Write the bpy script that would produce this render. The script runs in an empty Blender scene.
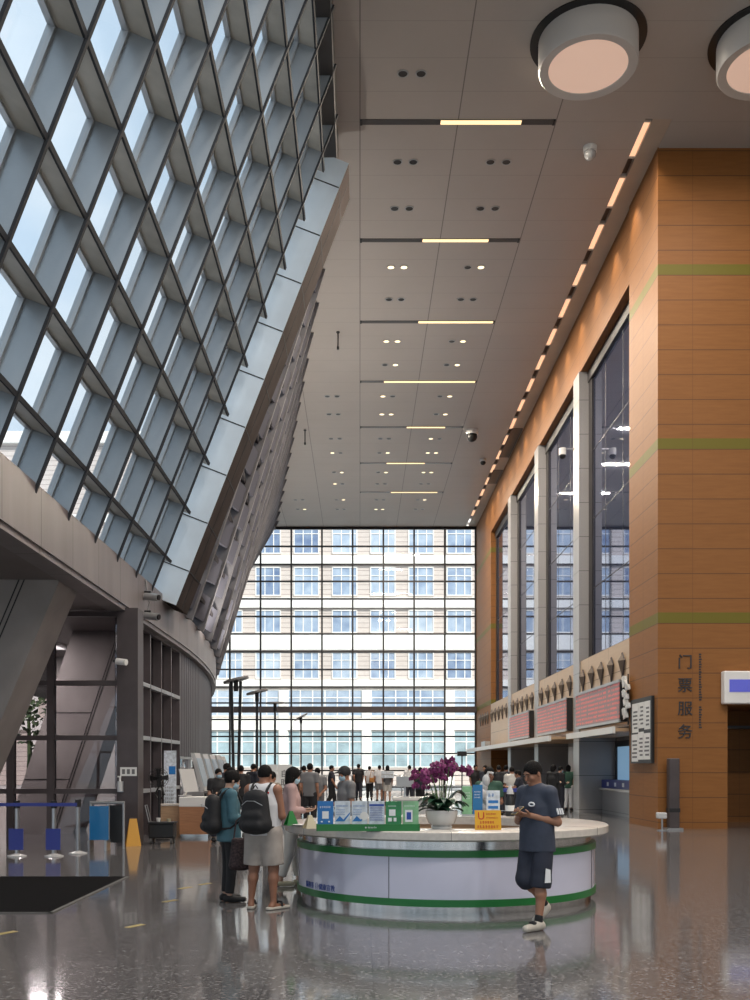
import bpy, bmesh, math, random
import numpy as np
from mathutils import Vector, Matrix
random.seed(7)
PI = math.pi
S = bpy.context.scene
C = S.collection

# ------------------------------------------------------------------ camera
cam_d = bpy.data.cameras.new('camera')
cam = bpy.data.objects.new('camera', cam_d)
C.objects.link(cam)
cam.location = (0, 0, 1.6)
cam.rotation_euler = (PI/2, 0, 0)
cam_d.sensor_fit = 'AUTO'
cam_d.sensor_width = 36
cam_d.lens = 36
cam_d.shift_x = 0.015
cam_d.shift_y = 0.267
cam_d.clip_end = 500
S.camera = cam

# ------------------------------------------------------------------ exposure, sky, sun
S.view_settings.view_transform = 'Standard'
S.view_settings.look = 'None'
S.view_settings.exposure = 0.78
S.view_settings.gamma = 1.0
S.view_settings.use_curve_mapping = False
W = bpy.data.worlds.new('world')
S.world = W
W.use_nodes = True
nt = W.node_tree
for n in list(nt.nodes): nt.nodes.remove(n)
wo = nt.nodes.new('ShaderNodeOutputWorld')
bg = nt.nodes.new('ShaderNodeBackground')
tc = nt.nodes.new('ShaderNodeTexCoord')
mp = nt.nodes.new('ShaderNodeMapping'); mp.inputs['Scale'].default_value = (1, 1, 2.2)
nz = nt.nodes.new('ShaderNodeTexNoise'); nz.inputs['Scale'].default_value = 3.2; nz.inputs['Detail'].default_value = 6
cr = nt.nodes.new('ShaderNodeValToRGB')
cr.color_ramp.elements[0].position = .38; cr.color_ramp.elements[0].color = (.56, .67, .78, 1)
cr.color_ramp.elements[1].position = .62; cr.color_ramp.elements[1].color = (.80, .84, .87, 1)
nt.links.new(tc.outputs['Generated'], mp.inputs['Vector'])
nt.links.new(mp.outputs['Vector'], nz.inputs['Vector'])
nt.links.new(nz.outputs['Fac'], cr.inputs['Fac'])
nt.links.new(cr.outputs['Color'], bg.inputs['Color'])
bg.inputs['Strength'].default_value = .78
nt.links.new(bg.outputs['Background'], wo.inputs['Surface'])
sun_d = bpy.data.lights.new('sun', 'SUN'); sun_d.energy = 3.0; sun_d.angle = .02; sun_d.color = (1, .95, .88)
sun = bpy.data.objects.new('sun', sun_d); C.objects.link(sun)
sun.rotation_euler = Vector((-.35, .75, -.75)).to_track_quat('-Z', 'Y').to_euler()
SPOT_W = 70          # cove spots
LAMP_W = 110          # big round ceiling lamps
STRIP_W = 520         # strip lights
UP_W = 1100            # uplight posts

# ------------------------------------------------------------------ materials
def nodes_of(m):
    m.use_nodes = True
    return m.node_tree, m.node_tree.nodes['Principled BSDF']
def pm(name, col, rough=.5, metal=0, var=.0, scale=6, bump=0, emit=0, spec=None, stretch=None, coat=0):
    m = bpy.data.materials.new(name)
    t, b = nodes_of(m)
    b.inputs['Base Color'].default_value = (*col, 1)
    b.inputs['Roughness'].default_value = rough
    b.inputs['Metallic'].default_value = metal
    if spec is not None: b.inputs['Specular IOR Level'].default_value = spec
    if coat: b.inputs['Coat Weight'].default_value = coat
    if emit:
        b.inputs['Emission Color'].default_value = (*col, 1)
        b.inputs['Emission Strength'].default_value = emit
    if var or bump:
        g = t.nodes.new('ShaderNodeTexCoord')
        n = t.nodes.new('ShaderNodeTexNoise'); n.inputs['Scale'].default_value = scale; n.inputs['Detail'].default_value = 5
        if stretch:
            mpn = t.nodes.new('ShaderNodeMapping'); mpn.inputs['Scale'].default_value = stretch
            t.links.new(g.outputs['Object'], mpn.inputs['Vector']); t.links.new(mpn.outputs['Vector'], n.inputs['Vector'])
        else:
            t.links.new(g.outputs['Object'], n.inputs['Vector'])
        if var:
            r = t.nodes.new('ShaderNodeValToRGB')
            r.color_ramp.elements[0].position = .3; r.color_ramp.elements[1].position = .7
            r.color_ramp.elements[0].color = (*[max(0, c*(1-var)) for c in col], 1)
            r.color_ramp.elements[1].color = (*[min(1, c*(1+var)) for c in col], 1)
            t.links.new(n.outputs['Fac'], r.inputs['Fac'])
            t.links.new(r.outputs['Color'], b.inputs['Base Color'])
        if bump:
            bn = t.nodes.new('ShaderNodeBump'); bn.inputs['Strength'].default_value = bump; bn.inputs['Distance'].default_value = .02
            t.links.new(n.outputs['Fac'], bn.inputs['Height']); t.links.new(bn.outputs['Normal'], b.inputs['Normal'])
    return m
def glass_mat(name, tint, refl=1.5, rough=0.0):
    m = bpy.data.materials.new(name); m.use_nodes = True
    t = m.node_tree
    for n in list(t.nodes): t.nodes.remove(n)
    o = t.nodes.new('ShaderNodeOutputMaterial'); mx = t.nodes.new('ShaderNodeMixShader')
    tr = t.nodes.new('ShaderNodeBsdfTransparent'); tr.inputs['Color'].default_value = (*tint, 1)
    gl = t.nodes.new('ShaderNodeBsdfGlossy'); gl.inputs['Roughness'].default_value = rough
    lw = t.nodes.new('ShaderNodeLayerWeight'); lw.inputs['Blend'].default_value = .5
    p5 = t.nodes.new('ShaderNodeMath'); p5.operation = 'POWER'; p5.inputs[1].default_value = 5
    ma = t.nodes.new('ShaderNodeMath'); ma.operation = 'MULTIPLY_ADD'
    f0 = ((refl-1)/(refl+1))**2; ma.inputs[1].default_value = .85-f0; ma.inputs[2].default_value = f0
    t.links.new(lw.outputs['Facing'], p5.inputs[0]); t.links.new(p5.outputs[0], ma.inputs[0])
    t.links.new(ma.outputs[0], mx.inputs['Fac']); t.links.new(tr.outputs['BSDF'], mx.inputs[1]); t.links.new(gl.outputs['BSDF'], mx.inputs[2])
    t.links.new(mx.outputs['Shader'], o.inputs['Surface'])
    return m
class NB:
    """small helper that chains math nodes"""
    def __init__(s, m):
        s.t, s.b = nodes_of(m)
        s.pos = s.t.nodes.new('ShaderNodeNewGeometry').outputs['Position']
        sx = s.t.nodes.new('ShaderNodeSeparateXYZ'); s.t.links.new(s.pos, sx.inputs[0])
        s.x, s.y, s.z = sx.outputs
    def m(s, op, a, b=0, c=0):
        n = s.t.nodes.new('ShaderNodeMath'); n.operation = op
        for i, v in enumerate((a, b, c)):
            if isinstance(v, (int, float)): n.inputs[i].default_value = v
            else: s.t.links.new(v, n.inputs[i])
        return n.outputs[0]
    def mix(s, f, a, b):
        n = s.t.nodes.new('ShaderNodeMix'); n.data_type = 'RGBA'
        s.t.links.new(f, n.inputs[0]) if not isinstance(f, (int, float)) else setattr(n.inputs[0], 'default_value', f)
        for i, v in ((6, a), (7, b)):
            if isinstance(v, tuple): n.inputs[i].default_value = (*v, 1)
            else: s.t.links.new(v, n.inputs[i])
        return n.outputs[2]
    def line(s, v, period, off, half):
        """1 within half of the lines v = off + k*period"""
        f = s.m('FRACT', s.m('DIVIDE', s.m('SUBTRACT', v, off - period/2), period))
        return s.m('LESS_THAN', s.m('ABSOLUTE', s.m('SUBTRACT', f, .5)), half/period)
    def noise(s, scale, stretch=(1, 1, 1), detail=5):
        mpn = s.t.nodes.new('ShaderNodeMapping'); mpn.inputs['Scale'].default_value = stretch
        s.t.links.new(s.pos, mpn.inputs['Vector'])
        n = s.t.nodes.new('ShaderNodeTexNoise'); n.inputs['Scale'].default_value = scale; n.inputs['Detail'].default_value = detail
        s.t.links.new(mpn.outputs['Vector'], n.inputs['Vector'])
        return n.outputs['Fac']
    def color(s, c): s.t.links.new(c, s.b.inputs['Base Color'])

# wood panels with green stripes
def wood_mat():
    m = bpy.data.materials.new('wood_panel'); k = NB(m)
    n = k.noise(3, (.6, .6, 6)); n2 = k.noise(.35)
    c = k.mix(n, (.215, .083, .018), (.315, .132, .036))
    c = k.mix(k.m('MULTIPLY', n2, .35), c, (.18, .066, .013))
    st = k.m('MULTIPLY', k.line(k.z, 4.5, 5.45, .145), k.m('GREATER_THAN', k.z, 3))
    c = k.mix(st, c, (.15, .125, .012))
    sm = k.line(k.z, .643, 4.67, .011)
    sv = k.line(k.y, 2.69, 27.2, .009)
    sx = k.line(k.x, 2.4, 8.6, .006)
    c = k.mix(k.m('MAXIMUM', sm, sv), c, (.12, .05, .018))
    c = k.mix(k.m('MULTIPLY', sx, .6), c, (.12, .05, .018))
    k.color(c); k.b.inputs['Roughness'].default_value = .55; k.b.inputs['Specular IOR Level'].default_value = .35
    return m
M = {}
M['wood'] = wood_mat()
def lit_wood_mat():
    m = bpy.data.materials.new('lit_wood_panel'); k = NB(m)
    n = k.noise(2.5, (.6, .6, 5))
    c = k.mix(n, (.47, .33, .21), (.56, .40, .26))  # paler tone carries the side light falling on the wood
    sm = k.line(k.z, .86, 5.32, .011); sv = k.line(k.y, 2.69, 28.5, .009)
    c = k.mix(k.m('MAXIMUM', sm, sv), c, (.15, .09, .05))
    k.color(c); k.b.inputs['Roughness'].default_value = .4
    return m
M['beige'] = lit_wood_mat()
def floor_mat():
    m = bpy.data.materials.new('polished_granite'); k = NB(m)
    n = k.noise(30, detail=6); n2 = k.noise(9, detail=6); n3 = k.noise(.8)
    cr2 = k.t.nodes.new('ShaderNodeValToRGB'); cr2.color_ramp.elements[0].position = .36; cr2.color_ramp.elements[1].position = .64
    k.t.links.new(n, cr2.inputs['Fac']); c = k.mix(cr2.outputs['Color'], (.045, .044, .047), (.24, .233, .237))
    cr3 = k.t.nodes.new('ShaderNodeValToRGB'); cr3.color_ramp.elements[0].position = .38; cr3.color_ramp.elements[1].position = .62
    k.t.links.new(n2, cr3.inputs['Fac']); c = k.mix(k.m('MULTIPLY', cr3.outputs['Color'], .55), c, (.07, .068, .071))
    tint = k.mix(k.m('GREATER_THAN', n3, .5), c, c)
    gx = k.line(k.x, .8, .10, .004); gy = k.line(k.y, .8, .3, .004)
    c = k.mix(k.m('MULTIPLY', k.m('MAXIMUM', gx, gy), .6), tint, (.02, .02, .02))
    k.color(c)
    rg = k.m('MULTIPLY_ADD', n2, .09, .045)
    k.t.links.new(rg, k.b.inputs['Roughness'])
    k.b.inputs['Specular IOR Level'].default_value = .75
    bn = k.t.nodes.new('ShaderNodeBump'); bn.inputs['Strength'].default_value = .12; bn.inputs['Distance'].default_value = .01
    k.t.links.new(k.noise(1.6, (1, 1, 1), 2), bn.inputs['Height']); k.t.links.new(bn.outputs['Normal'], k.b.inputs['Normal'])
    return m
M['floor'] = floor_mat()
def ceil_mat():
    m = bpy.data.materials.new('ceiling_panel'); k = NB(m)
    n = k.noise(.5); n2 = k.noise(6)
    c = k.mix(n, (.40, .365, .335), (.47, .43, .40))
    c = k.mix(k.m('MULTIPLY', n2, .2), c, (.36, .33, .31))
    gx = k.line(k.x, 2.43, 0, .014); gy = k.line(k.y, 1.12, 24.8, .008)
    inx = k.m('LESS_THAN', k.x, 4.95)
    c = k.mix(k.m('MULTIPLY', k.m('MULTIPLY', gx, inx), .75), c, (.10, .09, .085))
    c = k.mix(k.m('MULTIPLY', gy, .35), c, (.15, .13, .12))
    k.color(c); k.b.inputs['Roughness'].default_value = .5
    return m
M['ceil'] = ceil_mat()
def stone_mat(name, a, b, seam=1.2, rough=.3):
    m = bpy.data.materials.new(name); k = NB(m)
    n = k.noise(40, detail=4); n2 = k.noise(2)
    c = k.mix(n, a, b); c = k.mix(k.m('MULTIPLY', n2, .3), c, a)
    c = k.mix(k.line(k.z, seam, .1, .007), c, (.04, .04, .04))
    k.color(c); k.b.inputs['Roughness'].default_value = rough
    return m
M['stone'] = stone_mat('grey_granite', (.25, .245, .25), (.46, .45, .45))
M['stone_dark'] = stone_mat('dark_granite', (.07, .07, .075), (.15, .15, .155))
def beam_mat():
    m = bpy.data.materials.new('bronze_cladding'); k = NB(m)
    n = k.noise(1.3, (1, 1.5, .25)); n2 = k.noise(9, (1, 3, .5))
    c = k.mix(n, (.10, .085, .086), (.25, .222, .22)); c = k.mix(k.m('MULTIPLY', n2, .4), c, (.17, .145, .145))
    c = k.mix(k.line(k.y, 1.65, .15, .012), c, (.05, .04, .04))
    k.color(c); k.b.inputs['Roughness'].default_value = .42; k.b.inputs['Metallic'].default_value = .25
    return m
M['beam'] = beam_mat()
def panel_mat():
    """brushed blue-grey metal of the fins"""
    m = bpy.data.materials.new('fin_metal'); k = NB(m)
    n = k.noise(1.1, (1, .6, .6)); n2 = k.noise(14, (1, 1, 4))
    c = k.mix(n, (.22, .245, .265), (.40, .43, .46)); c = k.mix(k.m('MULTIPLY', n2, .3), c, (.38, .42, .45))
    k.color(c); k.b.inputs['Roughness'].default_value = .34; k.b.inputs['Metallic'].default_value = .55
    return m
M['fin'] = panel_mat()
M['fin_dark'] = pm('fin_edge_metal', (.035, .037, .042), .7, 0, spec=.1)
M['cross'] = pm('cross_fin_warm_lit', (.38, .36, .315), .5, .0, var=.15, scale=2)  # beige stands in for warm floor light on the undersides
M['box_sky_lit'] = pm('end_box_sky_lit', (.70, .79, .86), .35, .2, var=.08, scale=1)
M['box_shaded'] = pm('end_box_shaded', (.045, .035, .033), .9, 0, var=.2, scale=1.5, spec=.05)
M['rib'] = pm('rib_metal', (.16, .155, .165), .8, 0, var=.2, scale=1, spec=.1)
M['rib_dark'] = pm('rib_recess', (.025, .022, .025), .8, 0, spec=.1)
M['frame_al'] = pm('aluminium_frame', (.42, .43, .44), .35, .6)
M['frame_dark'] = pm('dark_mullion', (.035, .032, .034), .4, .4)
M['frame_brown'] = pm('brown_mullion', (.085, .070, .072), .42, .35, var=.15, scale=2)
M['glass'] = glass_mat('clear_glass', (.93, .96, .97), 1.4)
M['glass_lat'] = glass_mat('roof_glass', (.93, .97, 1.0), 1.35)
M['glass_lobby'] = glass_mat('lobby_glass', (.62, .60, .62), 1.55)
M['win_blue'] = pm('blue_reflective_glass', (.13, .16, .29), .03, .85)
M['louver'] = pm('louvre_metal', (.075, .066, .076), .5, .3, var=.15, scale=1)
M['concrete'] = pm('column_cladding', (.27, .245, .235), .5, .1, var=.15, scale=1.2)
M['soffit'] = pm('soffit_panel', (.16, .135, .13), .5, .15, var=.12, scale=.8)
M['white'] = pm('white_paint', (.78, .77, .75), .4)
M['wall_grey'] = pm('grey_wall', (.38, .36, .34), .6, var=.08, scale=1)
M['black'] = pm('black_plastic', (.012, .012, .013), .45)
M['dark'] = pm('dark_metal', (.03, .03, .032), .4, .5)
M['chrome'] = pm('brushed_steel', (.55, .54, .53), .16, 1.0, var=.15, scale=3, stretch=(6, 6, .5))
M['steel'] = pm('satin_steel', (.42, .42, .43), .3, .9)
M['worktop'] = pm('cream_worktop', (.62, .58, .53), .25, var=.08, scale=20, coat=.3)
M['lav'] = pm('glossy_white_panel', (.64, .64, .78), .12, var=.03, scale=2, coat=.5)
M['green'] = pm('green_band', (.012, .17, .035), .3)
M['green_card'] = pm('green_print', (.03, .22, .08), .4, var=.3, scale=14)
M['green_light'] = pm('pale_green_print', (.22, .45, .25), .4, var=.3, scale=9)
M['blue_card'] = pm('blue_print', (.02, .17, .48), .35)
M['blue_acr'] = pm('blue_acrylic', (.02, .16, .38), .15)
M['blue_deep'] = pm('deep_blue', (.03, .045, .26), .4)
M['card_white'] = pm('printed_card', (.60, .66, .72), .35, var=.25, scale=16)
M['paper'] = pm('white_paper', (.75, .75, .73), .6)
M['ink'] = pm('dark_ink', (.03, .03, .035), .6)
M['ink_blue'] = pm('blue_ink', (.03, .08, .36), .5)
M['ink_white'] = pm('white_ink', (.8, .82, .84), .5)
M['ink_red'] = pm('red_ink', (.45, .015, .012), .5)
M['yellow'] = pm('yellow_card', (.68, .36, .02), .4)
M['yellow_pl'] = pm('yellow_plastic', (.62, .30, .02), .45)
M['beige_pl'] = pm('beige_plastic', (.52, .47, .33), .45)
M['ceramic'] = pm('white_ceramic', (.52, .52, .52), .2, coat=.4)
M['leaf'] = pm('orchid_leaf', (.018, .055, .03), .3, var=.5, scale=12)
M['petal'] = pm('magenta_petal', (.17, .015, .10), .5, var=.5, scale=25)
M['stem'] = pm('green_stem', (.08, .14, .04), .5)
M['wood_light'] = pm('light_wood', (.50, .33, .20), .45, var=.12, scale=4, stretch=(1, 1, 8))
M['wood_desk'] = pm('orange_wood', (.42, .20, .10), .45, var=.12, scale=4, stretch=(1, 1, 8))
M['mat'] = pm('black_floor_mat', (.006, .006, .007), 1, bump=.2, scale=200, spec=.05)
M['lamp_body'] = pm('lamp_housing', (.60, .57, .54), .4)
M['lamp_face'] = pm('lamp_diffuser', (.80, .55, .43), .5, emit=.28)
M['strip_lit'] = pm('lit_strip', (1, .74, .40), .5, emit=.75)
M['strip_off'] = pm('strip_slot', (.07, .065, .065), .3, .3)
M['dl_lit'] = pm('lit_downlight', (1, .82, .52), .5, emit=1.0)
M['dl_off'] = pm('unlit_downlight', (.02, .018, .018), .3)
M['cove_lit'] = pm('cove_light', (1, .62, .38), .5, emit=.5)
M['bld_wall'] = None
M['screen'] = None
M['skin'] = pm('skin', (.34, .165, .10), .5, var=.06, scale=9)
M['skin_pale'] = pm('pale_skin', (.46, .27, .19), .5)
M['skin_tan'] = pm('tanned_skin', (.27, .125, .075), .5)
M['hair'] = pm('black_hair', (.008, .007, .007), .75, bump=.5, scale=70, spec=.15)
M['mask'] = pm('blue_face_mask', (.36, .52, .62), .7)
M['navy'] = pm('navy_tshirt', (.040, .050, .078), .75, var=.12, scale=10, bump=.25)
M['navy_short'] = pm('navy_shorts', (.022, .026, .044), .75, var=.15, scale=8, bump=.25)
M['teal'] = pm('teal_jacket', (.055, .14, .18), .7, var=.15, scale=8, bump=.3)
M['cloth_black'] = pm('black_fabric', (.012, .012, .014), .75, bump=.2, scale=30)
M['cloth_white'] = pm('white_fabric', (.62, .62, .64), .75, bump=.25, scale=10)
M['cloth_grey'] = pm('grey_fabric', (.16, .16, .165), .75)
M['cloth_beige'] = pm('beige_fabric', (.36, .32, .29), .75, var=.1, scale=9, bump=.25)
M['cloth_pink'] = pm('dusty_pink_fabric', (.40, .27, .26), .75, var=.1, scale=9, bump=.25)
M['cloth_cream'] = pm('cream_fabric', (.56, .54, .50), .75, bump=.2, scale=10)
M['cloth_green'] = pm('dark_green_fabric', (.025, .075, .05), .75)
M['cloth_navy'] = pm('dark_navy_fabric', (.02, .022, .035), .75)
M['cloth_camo'] = pm('mottled_fabric', (.25, .21, .16), .75, var=.7, scale=22)
M['cloth_dots'] = pm('dark_printed_fabric', (.035, .02, .022), .75, var=.95, scale=40)
M['orange'] = pm('orange_fabric', (.45, .20, .05), .7)
M['shoe_white'] = pm('off_white_shoe', (.50, .46, .40), .6)
M['rubber'] = pm('grey_rubber', (.10, .10, .10), .7)
def bld_mat():
    m = bpy.data.materials.new('pale_stone_cladding'); k = NB(m)
    n = k.noise(2.2, (1, 1, 5)); c = k.mix(n, (.52, .44, .39), (.68, .60, .56))
    c = k.mix(k.line(k.z, .42, 0, .03), c, (.36, .30, .27)); k.color(c); k.b.inputs['Roughness'].default_value = .7
    return m
M['bld_wall'] = bld_mat()
def pane_mat():
    m = bpy.data.materials.new('office_window_pane'); t, b = nodes_of(m)
    oi = t.nodes.new('ShaderNodeObjectInfo'); r = t.nodes.new('ShaderNodeValToRGB')
    r.color_ramp.elements[0].color = (.09, .14, .27, 1); r.color_ramp.elements[1].color = (.56, .62, .69, 1)
    e = r.color_ramp.elements.new(.5); e.color = (.33, .41, .53, 1)
    k = t.nodes.new('ShaderNodeTexNoise'); k.inputs['Scale'].default_value = 1.1; k.inputs['Detail'].default_value = 1
    g = t.nodes.new('ShaderNodeNewGeometry'); t.links.new(g.outputs['Position'], k.inputs['Vector'])
    a = t.nodes.new('ShaderNodeMath'); a.operation = 'MULTIPLY_ADD'; a.inputs[1].default_value = .8
    t.links.new(k.outputs['Fac'], a.inputs[0])
    s = t.nodes.new('ShaderNodeMath'); s.operation = 'MULTIPLY_ADD'; s.inputs[1].default_value = .6; s.inputs[2].default_value = -.15
    t.links.new(oi.outputs['Random'], s.inputs[0]); t.links.new(s.outputs[0], a.inputs[2])
    t.links.new(a.outputs[0], r.inputs['Fac']); t.links.new(r.outputs['Color'], b.inputs['Base Color'])
    b.inputs['Roughness'].default_value = .1
    return m
M['pane'] = pane_mat()
M['pane_cyan'] = pm('pale_cyan_pane', (.34, .44, .48), .1, var=.3, scale=.7)
M['bld_white'] = pm('white_band', (.86, .83, .78), .6)
def led_mat():
    m = bpy.data.materials.new('led_screen'); k = NB(m)
    rows = k.m('GREATER_THAN', k.m('FRACT', k.m('DIVIDE', k.z, .135)), .48)
    ch = k.m('GREATER_THAN', k.noise(5, (1, 1.6, .5), 3), .42)
    ch2 = k.m('GREATER_THAN', k.noise(26, (1, 1, 1), 1), .42)
    on = k.m('MULTIPLY', k.m('MULTIPLY', rows, ch), ch2)
    c = k.mix(on, (.20, .15, .14), (.6, .10, .085)); k.color(c)
    k.t.links.new(k.mix(on, (.16, .10, .095), (.8, .17, .15)), k.b.inputs['Emission Color'])
    k.b.inputs['Emission Strength'].default_value = .15; k.b.inputs['Roughness'].default_value = .4
    return m
M['screen'] = led_mat()

# ------------------------------------------------------------------ mesh helpers
class MB:
    def __init__(s): s.v = []; s.f = []; s.mi = []
    def add(s, vs, fs, mi=0):
        o = len(s.v); s.v += [tuple(p) for p in vs]
        for f in fs: s.f.append([i+o for i in f]); s.mi.append(mi)
        return s
    def box(s, x0, x1, y0, y1, z0, z1, mi=0):
        return s.add([(x0,y0,z0),(x1,y0,z0),(x1,y1,z0),(x0,y1,z0),(x0,y0,z1),(x1,y0,z1),(x1,y1,z1),(x0,y1,z1)],
                     [(0,3,2,1),(4,5,6,7),(0,1,5,4),(1,2,6,5),(2,3,7,6),(3,0,4,7)], mi)
    def hexa(s, p, mi=0):
        """8 points: bottom 4 then top 4"""
        return s.add(p, [(0,3,2,1),(4,5,6,7),(0,1,5,4),(1,2,6,5),(2,3,7,6),(3,0,4,7)], mi)
    def bar(s, a, b, w, h, up=(0,0,1), mi=0):
        a = Vector(a); b = Vector(b); d = (b-a).normalized(); u = Vector(up)
        sd = d.cross(u)
        if sd.length < 1e-4: sd = d.cross(Vector((1,0,0)))
        sd.normalize(); u = sd.cross(d).normalized()
        P = [a+sd*x*w/2+u*y*h/2 for x, y in ((-1,-1),(1,-1),(1,1),(-1,1))] + [b+sd*x*w/2+u*y*h/2 for x, y in ((-1,-1),(1,-1),(1,1),(-1,1))]
        return s.hexa(P, mi)
    def cyl(s, a, b, r0, r1=None, n=16, mi=0, caps=True):
        r1 = r0 if r1 is None else r1
        a = Vector(a); b = Vector(b); d = (b-a).normalized()
        x = d.orthogonal().normalized(); y = d.cross(x)
        vs = [a+(x*math.cos(2*PI*i/n)+y*math.sin(2*PI*i/n))*r0 for i in range(n)] + [b+(x*math.cos(2*PI*i/n)+y*math.sin(2*PI*i/n))*r1 for i in range(n)]
        fs = [(i,(i+1)%n,n+(i+1)%n,n+i) for i in range(n)]
        if caps: fs += [tuple(range(n-1,-1,-1)), tuple(range(n,2*n))]
        return s.add(vs, fs, mi)
    def tube(s, pts, r, n=8, mi=0):
        pts = [Vector(p) for p in pts]; vs = []; fs = []
        rr = r if isinstance(r, (list, tuple)) else [r]*len(pts)
        x = None
        for i, p in enumerate(pts):
            d = (pts[min(i+1,len(pts)-1)]-pts[max(i-1,0)]).normalized()
            if x is None: x = d.orthogonal().normalized()
            x = (x-d*x.dot(d)).normalized(); y = d.cross(x)
            vs += [p+(x*math.cos(2*PI*k/n)+y*math.sin(2*PI*k/n))*rr[i] for k in range(n)]
        for i in range(len(pts)-1):
            for k in range(n): fs.append((i*n+k, i*n+(k+1)%n, (i+1)*n+(k+1)%n, (i+1)*n+k))
        fs += [tuple(range(n-1,-1,-1)), tuple(range((len(pts)-1)*n, len(pts)*n))]
        return s.add(vs, fs, mi)
    def lathe(s, prof, n=48, c=(0,0,0), a0=0, a1=2*PI, mi=0):
        """prof: closed list of (r,z)"""
        full = abs(a1-a0-2*PI) < 1e-6; m = len(prof); seg = n if full else n+1
        vs = []; fs = []
        for i in range(seg):
            a = a0+(a1-a0)*i/n
            vs += [(c[0]+r*math.cos(a), c[1]+r*math.sin(a), c[2]+z) for r, z in prof]
        for i in range(n):
            j = (i+1) % seg
            for k in range(m): fs.append((i*m+k, j*m+k, j*m+(k+1)%m, i*m+(k+1)%m))
        if not full: fs += [tuple(range(m-1,-1,-1)), tuple(range((seg-1)*m, seg*m))]
        return s.add(vs, fs, mi)
    def ring(s, r0, r1, z0, z1, n=72, c=(0,0,0), a0=0, a1=2*PI, mi=0):
        return s.lathe([(r0,z0),(r1,z0),(r1,z1),(r0,z1)], n, c, a0, a1, mi)
    def prism(s, poly, axis, lo, hi, mi=0):
        """poly: 2D points; axis 'x','y','z' extrusion"""
        n = len(poly)
        def P(p, t): return {'x': (t,p[0],p[1]), 'y': (p[0],t,p[1]), 'z': (p[0],p[1],t)}[axis]
        return s.add([P(p,lo) for p in poly]+[P(p,hi) for p in poly],
                     [tuple(range(n-1,-1,-1)), tuple(range(n,2*n))]+[(i,(i+1)%n,n+(i+1)%n,n+i) for i in range(n)], mi)
    def ball(s, c, r, n=12, m=8, mi=0, sz=1):
        rx, ry, rz = r if isinstance(r, (tuple, list)) else (r, r, r)
        vs = [(c[0], c[1], c[2]-rz)]; fs = []
        for j in range(1, m):
            t = -PI/2+PI*j/m
            vs += [(c[0]+rx*math.cos(t)*math.cos(2*PI*i/n), c[1]+ry*math.cos(t)*math.sin(2*PI*i/n), c[2]+rz*math.sin(t)) for i in range(n)]
        vs.append((c[0], c[1], c[2]+rz)); L = len(vs)-1
        for i in range(n):
            fs.append((0, 1+(i+1)%n, 1+i)); fs.append((L, 1+(m-2)*n+i, 1+(m-2)*n+(i+1)%n))
            for j in range(m-2): fs.append((1+j*n+i, 1+j*n+(i+1)%n, 1+(j+1)*n+(i+1)%n, 1+(j+1)*n+i))
        return s.add(vs, fs, mi)
    def shift(s, d):
        s.v = [(x+d[0], y+d[1], z+d[2]) for x, y, z in s.v]; return s
    def build(s, name, mat, parent=None, smooth=False, bevel=0):
        me = bpy.data.meshes.new(name); me.from_pydata(s.v, [], s.f)
        mats = mat if isinstance(mat, (list, tuple)) else [mat]
        for m in mats: me.materials.append(m)
        if len(mats) > 1: me.polygons.foreach_set('material_index', s.mi)
        bm = bmesh.new(); bm.from_mesh(me); bmesh.ops.recalc_face_normals(bm, faces=bm.faces); bm.to_mesh(me); bm.free()
        if smooth:
            me.polygons.foreach_set('use_smooth', [True]*len(me.polygons))
            try: me.set_sharp_from_angle(angle=math.radians(38))
            except Exception: pass
        o = bpy.data.objects.new(name, me); C.objects.link(o)
        if parent: o.parent = parent
        if bevel:
            b = o.modifiers.new('bevel', 'BEVEL'); b.width = bevel; b.segments = 2; b.limit_method = 'ANGLE'
        return o
def thing(name, label, cat, loc=(0,0,0), rz=0, group=None):
    o = bpy.data.objects.new(name, None); C.objects.link(o); o.empty_display_size = .1
    o.location = loc; o.rotation_euler = (0,0,rz); return tag(o, label, cat, group)
def tag(o, label, cat, group=None):
    o['label'] = label; o['category'] = cat
    if group: o['group'] = group
    return o
def struct(o, label=None):
    o['kind'] = 'structure'
    if label: o['label'] = label
    return o
def semp(name):
    o = bpy.data.objects.new(name, None); C.objects.link(o); o['kind'] = 'structure'; return o
def dup(root, loc=None, rz=None, label=None, group=None):
    r = root.copy(); C.objects.link(r)
    if loc is not None: r.location = loc
    if rz is not None: r.rotation_euler = (0,0,rz)
    if label: r['label'] = label
    if group: r['group'] = group
    for ch in list(root.children):
        c = ch.copy(); C.objects.link(c); c.parent = r
        for g in list(ch.children):
            d = g.copy(); C.objects.link(d); d.parent = c
    return r
def text_mesh(s, size, depth=.004, align='LEFT'):
    cu = bpy.data.curves.new('text', 'FONT'); cu.body = s; cu.size = size; cu.extrude = depth/2; cu.align_x = align; cu.resolution_u = 3
    o = bpy.data.objects.new('text', cu); C.objects.link(o)
    dg = bpy.context.evaluated_depsgraph_get()
    me = bpy.data.meshes.new_from_object(o.evaluated_get(dg))
    mb = MB(); mb.add([tuple(v.co) for v in me.vertices], [tuple(p.vertices) for p in me.polygons])
    bpy.data.objects.remove(o); bpy.data.curves.remove(cu); bpy.data.meshes.remove(me)
    return mb
def text_on_front(s, size, x, y, z, depth=.004, align='CENTER'):
    """text standing upright facing -Y, at local x, z, surface y"""
    t = text_mesh(s, size, depth, align)
    t.v = [(a+x, y-c-depth/2, b+z) for a, b, c in t.v]
    return t
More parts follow.
